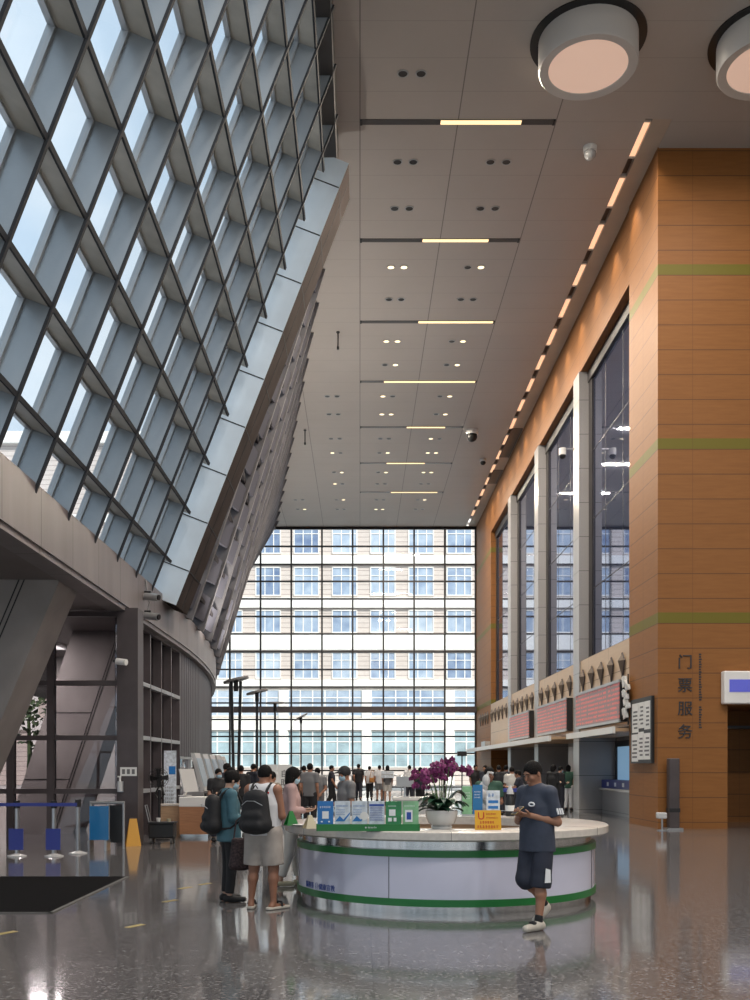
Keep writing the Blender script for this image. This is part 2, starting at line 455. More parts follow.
def glyph_row(mb, x0, x1, y, z, h, seed=0, th=.003, w=None):
    """a row of small unreadable character blocks facing -Y"""
    rnd = random.Random(seed); w = w or h*.9; x = x0
    while x + w*.8 <= x1:
        for k in range(3):
            zz = z+h*(.1+.32*k)
            a = x+w*rnd.uniform(0, .2); b = x+w*rnd.uniform(.55, .82)
            mb.box(a, b, y-th, y, zz, zz+h*.13)
        c = x+w*rnd.uniform(.15, .6); mb.box(c, c+w*.13, y-th, y, z, z+h)
        x += w
    return mb

# ================================================================== THE HALL
HZ = 1.6; CZ = 17.6; FAR = 66.7; RX = 7.75
# ---- floor
struct(MB().box(-30, 18, -12, FAR+.3, -.3, 0).build('floor', M['floor']))
struct(MB().box(-60, 60, FAR+.3, 130, -.35, -.02).build('forecourt', pm('pale_paving', (.50, .48, .46), .7, var=.15, scale=.5)))
# ---- ceiling
ceil_edge = [(-.42-.125*(y-25.7)-.5, y) for y in (25.7, 35, 45, 55, FAR)]
ceil_poly = [(-.62, 24.7)] + ceil_edge + [(7.05, FAR), (7.05, 24.7)]
ceil = struct(MB().box(-.62, 16, -12, 24.7, CZ, CZ+.5).box(7.72, 16, 24.7, 25.85, CZ, CZ+.5).prism(ceil_poly, 'z', CZ, CZ+.5).build('ceiling', M['ceil']))
struct(MB().box(7.05, 16, 24.7, FAR, 18.15, 18.6).prism(ceil_poly, 'z', 18.1, 18.6).box(-.62, 16, -12, 24.7, 18.1, 18.6).build('roof_slab', M['soffit']))
# ---- unseen wall behind the camera, glazed to add daylight; wall at right
wb = semp('wall_back')
MB().box(-16, 16.4, -12.4, -12, 16.5, 18.6).build('header', M['wall_grey'], wb)
for i in range(15): MB().box(-14+2.1*i-.06, -14+2.1*i+.06, -12.3, -12.1, 0, 16.5).build('mullion', M['frame_dark'], wb)
for z in (2.4, 4.8, 7.2, 9.6, 12, 14.4): MB().box(-16, 16.4, -12.28, -12.12, z-.05, z+.05).build('transom', M['frame_dark'], wb)
MB().box(-16, 16.4, -12.21, -12.19, 0, 16.5).build('pane', M['glass'], wb)
struct(MB().box(-60, 60, -60, -12.4, -.35, -.02).build('entrance_paving', pm('entrance_paving_stone', (.45, .43, .41), .7)))
struct(MB().box(16, 16.4, -12, 26, 0, 18.6).build('wall_side', M['wall_grey']))

# ---- right wall : corner block, band, spandrel, pillars, windows
wr = semp('wall_right')
b = MB()
b.box(7.7, 9.5, 25.85, 28.6, 0, 18.15)
b.box(9.5, 11.6, 25.85, 28.6, 3.2, 18.15)
b.box(11.6, 16, 25.85, 28.6, 0, 18.15)
b.build('corner_block', M['wood'], wr)
b = MB(); b.box(7.75, 8.6, 28.6, 59.2, 15.5, 18.15)          # top band
b.box(7.75, 8.9, 59.2, FAR, 0, 18.15)
b.build('wood_band', M['wood'], wr)
b = MB()
for y0, y1 in ((28.6, 35.15), (36.05, 43.2), (44.2, 51.1), (52.1, 59.2)):
    b.box(7.75, 8.9, y0, y1, 2.72, 5.32)
b.build('spandrel', M['beige'], wr)
for y in (35.15, 43.2, 51.1):
    MB().box(7.70, 8.2, y, y+.95, 0, 15.5).box(8.2, 9.0, y, y+.95, 0, 2.7).build('pillar', M['stone'], wr)
b = MB().box(8.18, 8.9, 28.6, 59.2, 5.32, 15.5); 
b.build('window_backing', M['black'], wr)
k = 0
for y0, y1 in ((28.6, 35.15), (36.1, 43.2), (44.15, 51.1), (52.05, 59.2)):
    k += 1
    fr = MB()
    fr.box(8.06, 8.18, y0, y0+.12, 5.32, 15.5); fr.box(8.04, 8.18, y1-.5, y1, 5.32, 15.5)
    fr.box(8.0, 8.18, y0, y1, 15.1, 15.5); fr.box(8.04, 8.18, y0, y1, 5.32, 5.42)
    o = struct(fr.build('window_%d' % k, M['frame_dark']))
    MB().box(8.10, 8.16, y0+.1, y1-.45, 5.4, 15.15).build('pane', M['win_blue'], o)
    f2 = MB()
    for q in (1/3, 2/3): f2.box(8.094, 8.11, y0+(y1-y0)*q-.015, y0+(y1-y0)*q+.015, 5.4, 15.15)
    for z in (7.8, 10.2, 12.6): f2.box(8.092, 8.11, y0+.1, y1-.45, z-.012, z+.012)
    f2.build('muntin', M['frame_dark'], o)
# cove soffit beside the ceiling
b = MB().box(7.24, 7.74, 24.7, FAR, CZ+.02, CZ+.14)
b.build('cove_soffit', pm('cove_panel', (.46, .38, .31), .5, var=.08, scale=1), wr)
# lower recess walls
b = MB(); b.box(9.05, 9.3, 28.6, 35.9, 0, 2.72); b.build('ticket_wall', M['stone'], wr)
b = MB(); b.box(11.5, 11.8, 28.6, 60, 0, 2.72); b.box(9.0, 11.5, 35.3, 35.6, 0, 2.72); b.box(7.75, 11.8, 28.6, 60, 2.70, 2.78)
b.build('passage_wall', M['stone_dark'], wr)
b = MB(); b.box(9.3, 16.3, 29.0, 29.3, 0, 4.5); b.box(11.6, 11.9, 27, 29.3, 0, 4.5); b.box(9.2, 9.5, 28.6, 29.3, 0, 4.5)
b.build('doorway_wall', M['wood'], wr)

# ---- far curtain wall
fw = semp('wall_far')
mull = [(-14+.0, 0)]
xs = [7.75-.05-2.047*i for i in range(12)]
for i, x in enumerate(xs):
    MB().box(x-.055, x+.055, FAR-.12, FAR+.1, 0, CZ).build('mullion', M['frame_dark'], fw)
zs = [1.6+(767-y)*FAR/1000 for y in (528, 546.5, 564.5, 581.5, 599, 616.5, 634, 652, 669.5, 687, 703, 719.5, 736.5, 753.5, 770.5, 787)]
for j, z in enumerate(zs):
    h = .1 if j else .22
    MB().box(-15, 7.75, FAR-.09, FAR+.06, z-h/2, z+h/2).build('transom', M['frame_dark'], fw)
MB().box(-15, 7.75, FAR-.35, FAR+.1, 5.22, 5.62).build('transom_beam', M['frame_brown'], fw)
MB().box(-15, 7.75, FAR-.01, FAR+.01, 0, CZ).build('pane', M['glass'], fw)

# ---- leaning lattice facade on the left
NX, NZ = -.9313, .3641
def PF(Y, zp, d): return (-6.39+.391*zp+NX*d, Y, HZ+zp+NZ*d)
ZB, ZT = 4.05, 15.0
wl = semp('wall_left')
D = .36
def fin_hexa(Y0, Y1, z0, z1, d0, d1):
    return [PF(Y0,z0,d0),PF(Y1,z0,d0),PF(Y1,z0,d1),PF(Y0,z0,d1),PF(Y0,z1,d0),PF(Y1,z1,d0),PF(Y1,z1,d1),PF(Y0,z1,d1)]
ays = [23.0-1.65*i for i in range(17)]
for Y in ays:
    m = MB().hexa(fin_hexa(Y-.024, Y+.024, ZB, ZT, .0, D), 0)
    m.hexa(fin_hexa(Y-.030, Y+.030, ZB, ZT, -.03, .012), 1)
    m.build('rafter_fin', [M['fin'], M['fin_dark']], wl)
rows = [4.87+1.16*i for i in range(9)]
for z in rows:
    m = MB().hexa(fin_hexa(-3.6, 23.75, z-.025, z+.025, .02, D), 0)
    m.hexa(fin_hexa(-3.6, 23.75, z-.030, z+.030, -.01, .03), 1)
    m.build('cross_fin', [M['cross'], M['fin_dark']], wl)
m = MB()
for Y in ays:
    m.hexa(fin_hexa(Y-.07, Y+.07, ZB, ZT, D-.01, D+.09))
for z in rows + [ZB+.05, ZT-.05]:
    m.hexa(fin_hexa(-3.6, 24.2, z-.055, z+.055, D-.008, D+.088))
m.build('glazing_frame', M['frame_al'], wl)
MB().hexa(fin_hexa(-3.6, 24.2, ZB, ZT, D+.04, D+.05)).build('pane', M['glass_lat'], wl)
# end box: sky light and hall-side shade painted as blue and brown faces
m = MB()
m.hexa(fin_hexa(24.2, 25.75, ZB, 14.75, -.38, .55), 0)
o = m.build('end_box', [M['box_sky_lit'], M['box_shaded']], wl)
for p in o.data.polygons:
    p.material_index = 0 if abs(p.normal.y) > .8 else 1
m = MB()
for z in rows[:]:
    m.hexa(fin_hexa(24.19, 24.2, z-.012, z+.012, -.37, D)); m.hexa(fin_hexa(24.3, 25.7, z-.012, z+.012, -.385, -.38))
m.hexa(fin_hexa(24.9, 24.925, ZB, 14.7, -.386, -.38))
m.build('panel_joint', M['fin_dark'], wl)
# header that carries the top of the lattice
m = MB().box(-1.6, -.57, -12, 25.4, HZ+14.75, CZ+.5)
m.build('header', pm('dark_header', (.045, .042, .042), .6), wl)
# curved continuation
def BC(Y): return Vector((-4.75-max(0, Y-26)**2/200, Y, HZ+4.1))
def TC(Y): return Vector((-.42-.125*(Y-25.7), Y, CZ+.2))
def CP(Y, t, d):
    p = BC(Y).lerp(TC(Y), t); n = Vector((NX, -.12, NZ)); return tuple(p+n*d)
def seg_hexa(Ya, Yb, t0, t1, d0, d1):
    return [CP(Ya,t0,d0),CP(Yb,t0,d0),CP(Yb,t0,d1),CP(Ya,t0,d1),CP(Ya,t1,d0),CP(Yb,t1,d0),CP(Yb,t1,d1),CP(Ya,t1,d1)]
ribY = [27.5+2.35*i for i in range(17)]
for Y in ribY:
    m = MB()
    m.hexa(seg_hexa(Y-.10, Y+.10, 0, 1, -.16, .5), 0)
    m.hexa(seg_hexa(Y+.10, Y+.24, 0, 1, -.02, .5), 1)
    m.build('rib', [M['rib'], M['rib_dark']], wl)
for i in range(10):
    t = .06+.1*i
    m = MB()
    for a, b_ in zip([25.75]+ribY, ribY):
        m.hexa(seg_hexa(a+.1, b_-.1, t-.004, t+.004, -.02, .5))
    m.build('cross_fin', M['rib_dark'], wl)
m = MB()
ys = [25.75]+ribY+[FAR]
for a, b_ in zip(ys, ys[1:]):
    m.hexa(seg_hexa(a, b_, 0, 1, .5, .52))
m.build('pane', M['glass_lat'], wl)
# facade slats (jagged slats seen along the far edge)
m = MB()
for Y in ribY[:10]:
    for i in range(11):
        t = .02+i*.09; u = t+.058
        m.hexa([CP(Y-1.5,t,.30),CP(Y-.12,t,-.10),CP(Y-.12,t,.3),CP(Y-1.5,t,.4),CP(Y-1.5,u,.30),CP(Y-.12,u,-.10),CP(Y-.12,u,.3),CP(Y-1.5,u,.4)])
m.build('facade_slat', pm('violet_grey_metal', (.085, .085, .105), .8, 0, spec=.15), wl)

# ---- ring beam, soffit, columns, lobby glazing
def bx(Y): return -4.78-max(0, Y-26)**2/200
ysb = list(np.arange(-4, 26.1, 2.0))+[26+2*i for i in range(1, 21)]
m = MB()
for a, b_ in zip(ysb, ysb[1:]):
    xa, xb = bx(a), bx(b_)
    m.add([(xa,a,4.9),(xb,b_,4.9),(xb,b_,5.79),(xa,a,5.79)], [(0,1,2,3)])
    m.add([(xa,a,5.79),(xb,b_,5.79),(xb-.5,b_,5.79),(xa-.5,a,5.79)], [(0,1,2,3)])
    m.add([(xa-.5,a,5.79),(xb-.5,b_,5.79),(xb-.5,b_,4.9),(xa-.5,a,4.9)], [(0,1,2,3)])
    m.add([(xa,a,4.9),(xb,b_,4.9),(xb-.5,b_,4.9),(xa-.5,a,4.9)], [(0,1,2,3)])
    m.add([(xa-.03,a,4.80),(xb-.03,b_,4.80),(xb-.03,b_,4.9),(xa-.03,a,4.9)], [(0,1,2,3)])
    m.add([(xa-.03,a,4.80),(xb-.03,b_,4.80),(xb-.4,b_,4.80),(xa-.4,a,4.80)], [(0,1,2,3)])
struct(m.build('ring_beam', M['beam']))
m = MB()
for a, b_ in zip(ysb, ysb[1:]):
    xa, xb = bx(a)-.4, bx(b_)-.4
    m.add([(xa,a,4.86),(xb,b_,4.86),(-15,b_,4.86),(-15,a,4.86),(xa,a,5.4),(xb,b_,5.4),(-15,b_,5.4),(-15,a,5.4)],
          [(0,1,2,3),(4,5,6,7),(0,1,5,4),(2,3,7,6)])
struct(m.build('soffit', M['soffit']))
# lobby front (faces the camera)
LY = 20.5
lf = semp('wall_lobby')
MB().box(-4.98, -4.55, LY-.02, LY+.5, 0, 4.86).build('corner_column', M['frame_brown'], lf)
for x in (-6.37, -7.2, -8.6, -10, -11.4):
    MB().box(x-.07, x+.07, LY+.05, LY+.25, 0, 4.86).build('mullion', M['frame_brown'], lf)
for z in (1.1, 2.2, 3.33, 4.75):
    MB().box(-12, -4.98, LY+.07, LY+.22, z-.05, z+.05).build('transom', M['frame_brown'], lf)
MB().box(-12, -4.98, LY+.14, LY+.155, 0, 4.86).build('pane', M['glass_lobby'], lf)
# lobby side wall, glazed then louvred, following the beam
def lx(Y): return bx(Y)-.16
ls = semp('wall_curved')
gy = [21.0, 22.3, 23.6, 24.9, 26.2, 27.5]
for y in gy[1:]:
    x = lx(y); MB().box(x-.32, x, y-.05, y+.05, 0, 4.86).build('mullion', M['frame_brown'], ls)
for z in (1.05, 2.27, 3.5, 4.78):
    m = MB()
    for a, b_ in zip(gy, gy[1:]): m.bar((lx(a)-.06,a,z), (lx(b_)-.06,b_,z), .12, .09)
    m.build('transom', M['frame_al'] if z < 4 else M['frame_brown'], ls)
m = MB()
for a, b_ in zip(gy, gy[1:]): m.bar((lx(a)-.2,a,2.43), (lx(b_)-.2,b_,2.43), .012, 4.86)
m.build('pane', M['glass_lobby'], ls)
m = MB(); yl = [27.5+.42*i for i in range(76)]
for a, b_ in zip(yl, yl[1:]):
    m.bar((lx(a)-.05,a+.02,3.36), (lx(b_)-.05,b_-.03,3.36), .07, 2.96)
    m.bar((lx(a)-.12,a,3.36), (lx(b_)-.12,b_,3.36), .05, 2.96)
m.build('louvre_screen', M['louver'], ls)
yl2 = [27.5+2.1*i for i in range(15)]
for y in yl2: 
    x = lx(y); MB().box(x-.14, x, y-.04, y+.04, 0, 1.9).build('mullion', M['frame_al'], ls)
m = MB()
for a, b_ in zip(yl2, yl2[1:]): m.bar((lx(a)-.06,a,1.86), (lx(b_)-.06,b_,1.86), .1, .07); m.bar((lx(a)-.06,a,.06), (lx(b_)-.06,b_,.06), .1, .12)
m.build('transom', M['frame_al'], ls)
m = MB()
for a, b_ in zip(yl2, yl2[1:]): m.bar((lx(a)-.08,a,.95), (lx(b_)-.08,b_,.95), .012, 1.8)
m.build('pane', M['glass_lobby'], ls)
# leaning clad columns
def lean_column(name, xr, y0, y1, wid, slope, z1=4.86):
    o = semp(name)
    m = MB().hexa([(xr-wid-slope,y0,0),(xr-slope,y0,0),(xr-slope,y1,0),(xr-wid-slope,y1,0),(xr-wid,y0,z1),(xr,y0,z1),(xr,y1,z1),(xr-wid,y1,z1)])
    m.build('shaft', M['concrete'], o)
    g = MB()
    for f in (.27, .31):
        g.hexa([(xr-f*wid-slope-.012,y0-.006,0),(xr-f*wid-slope+.012,y0-.006,0),(xr-f*wid-slope+.012,y0,0),(xr-f*wid-slope-.012,y0,0),
                (xr-f*wid-.012,y0-.006,z1),(xr-f*wid+.012,y0-.006,z1),(xr-f*wid+.012,y0,z1),(xr-f*wid-.012,y0,z1)])
    for z in (1.3, 2.9):
        s = slope*(1-z/z1); g.box(xr-wid-s+.02, xr-.31*wid-s, y0-.006, y0, z-.012, z+.012)
    g.build('cladding_joint', M['dark'], o)
    return o
lean_column('leaning_column', -5.22, 17.4, 18.5, 2.3, 2.05)
lean_column('leaning_column.001', -5.3, 24.0, 25.2, 1.6, 1.6)
MB_in = MB().box(-9.0, -6.6, 29.5, 29.8, 0, 4.86)
struct(MB_in.build('wall_inner', M['wall_grey']))

# ================================================================== LIGHTS OF THE HALL
def area(name, loc, rot, sx, sy, power, col, parent=None, spread=PI):
    d = bpy.data.lights.new(name, 'AREA'); d.shape = 'RECTANGLE'; d.size = sx; d.size_y = sy; d.energy = power; d.color = col; d.spread = spread
    o = bpy.data.objects.new(name, d); C.objects.link(o); o.location = loc; o.rotation_euler = rot
    if parent: o.parent = parent
    return o
# ceiling light panels added to brighten the lobby
for i, (x, y) in enumerate(((-8.5, 22.5), (-8.5, 27.0), (-7.5, 34))):
    t = thing('added_lobby_panel', 'added square white light panel in the lobby soffit, %s from the camera' % ('first','second','third')[i], 'light', (x, y, 4.86), 0, 'added lobby light panels')
    MB().box(-.6, .6, -.6, .6, -.03, 0).build('diffuser', pm('lobby_diffuser', (1, .97, .92), .5, emit=2), t); f = MB(); f.ring(.62, .9, -.04, 0, 4, a0=PI/4, a1=PI/4+2*PI); f.build('frame', M['white'], t)
    area('lobby_fill_lamp', (0,0,-.06), (0,0,0), 1.1, 1.1, 260, (1, .95, .9), t)
# strip lights across the ceiling
names = ['first', 'second', 'third', 'fourth', 'fifth', 'sixth', 'seventh']
lit = [(2.0, 4.0), (1.9, 3.9), (2.1, 4.8), (1.0, 4.8), (2.2, 4.0), (1.4, 3.4), (1.8, 4.5)]
for i in range(7):
    y = 24.8+5.57*i
    t = thing('ceiling_strip_light', 'slim warm strip light across the ceiling, %s of its row from the camera' % names[i], 'light', (0, y, CZ), 0, 'strip lights across the ceiling')
    MB().box(0, 4.84, -.10, .10, -.012, .004).build('slot', M['strip_off'], t)
    a, b_ = lit[i]
    MB().box(a, b_, -.075, .075, -.022, -.008).build('tube', M['strip_lit'], t)
    for e in (0, 4.78): MB().box(e, e+.06, -.1, .1, -.03, 0).build('end_cap', M['dark'], t)
    area('strip_lamp', ((a+b_)/2, 0, -.06), (0,0,0), b_-a, .15, STRIP_W, (1, .88, .72), t)
# recessed downlights in pairs
def downlight(lit_):
    t = thing('ceiling_downlight', 'small round recessed ceiling downlight, glowing warm white' if lit_ else 'small round recessed ceiling downlight, dark and switched off', 'light', (0,0,0), 0,
              'lit downlights in the ceiling' if lit_ else 'unlit downlights in the ceiling')
    MB().ring(.105, .135, -.015, .005, 20).build('trim_ring', M['steel'] if lit_ else M['frame_al'], t)
    MB().cyl((0,0,-.008), (0,0,.004), .106, n=20).build('lens', M['dl_lit'] if lit_ else M['dl_off'], t)
    return t
pr = {True: downlight(True), False: downlight(False)}; used = {True: 0, False: 0}
pat = random.Random(3)
def put_dl(x, y, on):
    o = pr[on] if not used[on] else dup(pr[on]); used[on] = 1; o.location = (x, y, CZ)
for i in range(-1, 7):
    for q, dy in enumerate((1.64, 3.84)):
        y = 24.8+5.57*i+dy
        for x in (-3.65, -1.2, 1.2, 3.66):
            if x < TC(y).x+1.0 or (x < 0 and y < 40) or y > 64: continue
            if i == -1 and (q == 0 or x > 2): continue
            for s in (-.21, .21):
                on = (i >= 1 and ((q == 0 and pat.random() < .62) or (q == 1 and pat.random() < .5))) 
                if (i, q) == (1, 0): on = not (x > 3 and s < 0)
                if (i, q) == (1, 1): on = False
                put_dl(x+s, y, on)
# big round surface lamps
def big_lamp(x, y, label, group=None, power=LAMP_W):
    t = thing('ceiling_drum_lamp', label, 'light', (x, y, CZ), 0, group)
    MB().lathe([(.86,-.62),(1.05,-.64),(1.08,-.60),(1.08,.0),(.9,.0),(.86,-.3)], 56).build('drum', M['lamp_body'], t, smooth=True)
    MB().ring(1.08, 1.26, -.03, .0, 56).build('shadow_ring', M['dark'], t)  # dark ring stands in for the shade around the drum
    MB().cyl((0,0,-.60), (0,0,-.55), .87, n=56).build('diffuser', M['lamp_face'], t, smooth=True)
    d = bpy.data.lights.new('drum_lamp_light', 'AREA'); d.shape = 'DISK'; d.size = 1.7; d.energy = power; d.color = (1, .92, .84)
    o = bpy.data.objects.new('drum_lamp_light', d); C.objects.link(o); o.parent = t; o.location = (0,0,-.66)
big_lamp((588-360)*22.0/1000, 22.0, 'big white drum-shaped ceiling lamp with pinkish lit face, whole in view')
big_lamp((768-360)*22.0/1000, 22.0, 'big white drum-shaped ceiling lamp cut off by the picture edge')
for i, (x, y) in enumerate(((5.0, 11.0), (9.0, 11.0), (1.0, 11.0), (5.0, 0.0), (9.0, 0.0), (1.0, 0.0), (13.0, 0.0), (13.0, 11.0))):  # extra lamps added to light the counter and people from the front
    big_lamp(x, y, 'added drum-shaped ceiling lamp brightening the entrance zone', 'added drum lamps over the entrance zone', 300)
# cove lights and their wash on the wood
cove_n = 0
for y in np.arange(25.6, 64, 2.35):
    cove_n += 1
    t = thing('cove_light', 'warm glowing slot light in the gap between ceiling and wood wall', 'light', (7.15, float(y), CZ+.1), 0, 'slot lights along the wood wall')
    MB().box(-.08, .08, -.7, .7, -.03, .02).build('diffuser', M['cove_lit'], t)
    for e in (-.78, .7): MB().box(-.09, .09, e, e+.08, -.05, .03).build('end_cap', M['lamp_body'], t)
    if y < 62:
        d = bpy.data.lights.new('cove_spot', 'SPOT'); d.energy = SPOT_W; d.spot_size = 1.25; d.spot_blend = .8; d.color = (1, .86, .72); d.shadow_soft_size = .05
        o = bpy.data.objects.new('cove_spot', d); C.objects.link(o); o.parent = t; o.location = (-.05, 0, -.12)
        o.rotation_euler = Vector((.42, 0, -1)).to_track_quat('-Z', 'Y').to_euler()
for y, l, lab in ((49.5, 2.2, 'long dark air vent in the cove panel above the windows'), (55.2, 1.3, 'short dark air vent in the cove panel above the windows')):
    t = thing('ceiling_vent', lab, 'vent', (7.44, y, CZ+.02))
    MB().box(-.24, .24, -l, l, -.02, .0).build('grille', M['dl_off'], t)
    f = MB(); f.box(-.26, -.22, -l, l, -.03, 0); f.box(.22, .26, -l, l, -.03, 0); f.build('frame', M['dark'], t)
# pole uplights
def uplight(px, pt, Y, label, tilt, twin):
    x = (px-360)*Y/1000; h = HZ+(767-pt)*Y/1000
    t = thing('uplight_post', label, 'light', (x, Y, 0), 0, 'uplight posts along the kiosks')
    MB().cyl((0,0,0), (0,0,.05), .26, n=24).build('base_plate', M['dark'], t)
    for s in ((-.11, .11) if twin else (0,)):
        MB().bar((s*.4,0,.04), (s*1.3,0,h-.04), .085, .085, (0,1,0)).build('pole', M['dark'], t)
    a = Vector((math.cos(tilt), 0, math.sin(tilt))); n = Vector((-math.sin(tilt), 0, math.cos(tilt)))
    m = MB().cyl(Vector((0,0,h))-n*.03, Vector((0,0,h))+n*.03, .40, n=32); m.build('reflector_disc', pm('reflector_paint', (.20, .19, .19), .4), t, smooth=True)
    m = MB().cyl((0,0,h-.35), (0,0,h-.02), .07, n=12); m.build('lamp_head', M['dark'], t)
    d = bpy.data.lights.new('uplight_lamp', 'SPOT'); d.energy = UP_W; d.spot_size = 1.7; d.spot_blend = 1; d.color = (1, .93, .84); d.shadow_soft_size = .3
    o = bpy.data.objects.new('uplight_lamp', d); C.objects.link(o); o.parent = t; o.location = (0,0,h+.2); o.rotation_euler = (PI,0,0)
uplight(236, 680, 31, 'dark uplight post with two poles and a large tilted disc top', .24, True)
uplight(257, 692, 36.5, 'dark uplight post with tilted disc, second from the lobby', .24, False)
uplight(275, 703, 42.5, 'dark uplight post with level disc, third from the lobby', .02, False)
uplight(301, 717, 54, 'dark uplight post farthest from the lobby, near the glass wall', .5, False)

# ================================================================== OUTSIDE BUILDING
BY = 88.0
def bp(px, py): return ((px-360)*BY/1000, HZ+(767-py)*BY/1000)
bd = thing('office_building', 'pale office building with white bands and blue windows outside the glass wall', 'building', (0, BY, 0))
MB().box(-34, 30, .02, 12, 0, 30).build('wall', M['bld_wall'], bd)
for y0, y1 in ((515, 523), (556, 564.5), (598, 608), (634, 650), (680, 687.5), (718, 730)):
    z1 = bp(0, y0)[1]; z0 = bp(0, y1)[1]
    MB().box(-34.3, 30.3, -.28, .02, z0, z1).build('white_band', M['bld_white'], bd)
MB().box(-34.4, 30.4, -.5, 12.4, 30, 31).build('parapet', M['bld_white'], bd)
rowsw = [(473, 512), (525, 554), (567, 596), (610, 633), (652, 679)]
wfirst = None
def office_window(w, h):
    f = MB(); f.box(0, w, -.1, .03, 0, .09); f.box(0, w, -.1, .03, h-.09, h); f.box(0, .09, -.1, .03, 0, h); f.box(w-.09, w, -.1, .03, 0, h)
    f.box(w*.36, w*.36+.07, -.08, .03, 0, h); f.box(w*.70, w*.70+.07, -.08, .03, 0, h); f.box(0, w, -.08, .03, h*.68, h*.68+.06)
    fr = f.build('window', M['bld_white'])
    p = MB().box(.05, w-.05, -.03, .02, .05, h-.05).build('pane', M['pane'], fr)
    return fr
for (yt, yb) in rowsw:
    z1 = bp(0, yt)[1]; z0 = bp(0, yb)[1]
    proto = None
    for i in range(-5, 6):
        x = bp(370+38.2*i, 0)[0]
        if proto is None:
            o = office_window(2.25, z1-z0); proto = o; o.parent = bd; o.location = (x, 0, z0)
        else:
            o = proto.copy(); C.objects.link(o); o.location = (x, 0, z0)
            c = proto.children[0].copy(); C.objects.link(c); c.parent = o
for (yt, yb, mt) in ((690, 716, 'pane'), (731, 767, 'pane_cyan')):
    z1 = bp(0, yt)[1]; z0 = max(.05, bp(0, yb)[1])
    for i in range(-3, 4):
        x0, x1 = bp(371+83*i, 0)[0], bp(445+83*i, 0)[0]
        f = MB(); n = 6
        for k in range(n+1):
            x = x0+(x1-x0)*k/n; f.box(x-.05, x+.05, -.08, .02, z0, z1)
        for q in (0, .35, .7, 1): f.box(x0, x1, -.07, .02, z0+(z1-z0)*q-.04, z0+(z1-z0)*q+.04)
        fr = f.build('ribbon_window', M['bld_white'], bd)
        MB().box(x0, x1, -.02, .018, z0, z1).build('pane', M[mt], fr)
for i in range(-4, 5):
    x0, x1 = bp(362+83*i, 0)[0], bp(371+83*i, 0)[0]
    MB().box(x0, x1, -.25, .02, 0, bp(0, 690)[1]).build('column', M['bld_white'], bd)

# ================================================================== RIGHT WALL FITTINGS
bays = [(28.6, 35.15, 'nearest the wood corner block'), (36.05, 43.2, 'in the second bay from the corner block'), (44.15, 51.1, 'in the third bay from the corner block'), (52.05, 59.2, 'in the farthest window bay')]
for i, (y0, y1, where) in enumerate(bays[:3]):
    yc0, yc1 = (28.95, 34.9) if i == 0 else (y0+.35, y1-.75)
    t = thing('led_screen', ('large bright red LED departures screen ' if i == 0 else 'dim LED departures screen with red lines ')+where, 'screen', (7.75, (yc0+yc1)/2, 2.92), 0, 'LED departures screens')
    h = (yc1-yc0)/2
    MB().box(-.22, 0, -h, h, 0, 1.2).build('housing', M['black'], t)
    MB().box(-.235, -.215, -h+.06, h-.06, .06, 1.14).build('display', M['screen'], t)
    f = MB(); f.box(-.26, -.2, -h, h, 1.14, 1.22); f.box(-.26, -.2, -h, h, -.02, .06); f.build('frame', M['frame_al'], t)
def diamond():
    t = thing('diamond_ornament', '', 'ornament', (0,0,0))
    P = [(-.03,0,.34),(-.03,-.24,.10),(-.03,.24,.10),(-.03,0,-.40),(-.17,0,.10)]
    MB().add(P, [(0,1,4),(0,4,2),(1,3,4),(4,3,2),(0,2,3,1)]).build('facet_body', pm('ornament_metal', (.20, .155, .12), .4, .3), t)
    MB().tube([P[0],P[1],P[3],P[2],P[0]], .022, 6).build('rim', M['frame_brown'], t)
    return t
dm = diamond(); first = True
for i, (y0, y1, where) in enumerate(bays):
    for k in range(5):
        y = y0+(y1-y0)*(k+.5)/5 if i else 29.4+1.3*k
        o = dm if first else dup(dm); first = False
        o.location = (7.745, y, 4.62)
        o['label'] = 'diamond-shaped metal ornament on the beige wall '+where; o['group'] = 'diamond ornaments '+where
for k in range(4):
    o = dup(dm); o.location = (7.745, 60.4+1.2*k, 4.62); o['label'] = 'diamond-shaped metal ornament on the end wall beside the far glass'; o['group'] = 'diamond ornaments on the far end'
# canopies
t = thing('canopy', 'short white-edged canopy under the bright red screen', 'canopy', (7.75, 31.8, 2.62))
MB().box(-.45, 1.2, -3.2, 3.3, 0, .10).build('slab', M['wood_light'], t); MB().box(-.52, -.45, -3.2, 3.3, -.05, .14).build('edge', M['white'], t)
for k in range(3): MB().box(-.38, -.18, -2.2+2*k, -1.2+2*k, -.05, 0).build('light_fitting', M['ceramic'], t)
t = thing('canopy', 'long thin canopy with white edge over the ticket passage', 'canopy', (7.75, 49, 2.58))
MB().box(-.85, 1.2, -12.9, 15, .02, .12).build('slab', M['wood_light'], t); MB().box(-.95, -.85, -12.9, 15, -.04, .16).build('edge', M['white'], t)
MB().box(-.6, -.3, 8.2, 10, .12, .5).build('equipment_box', M['frame_al'], t)
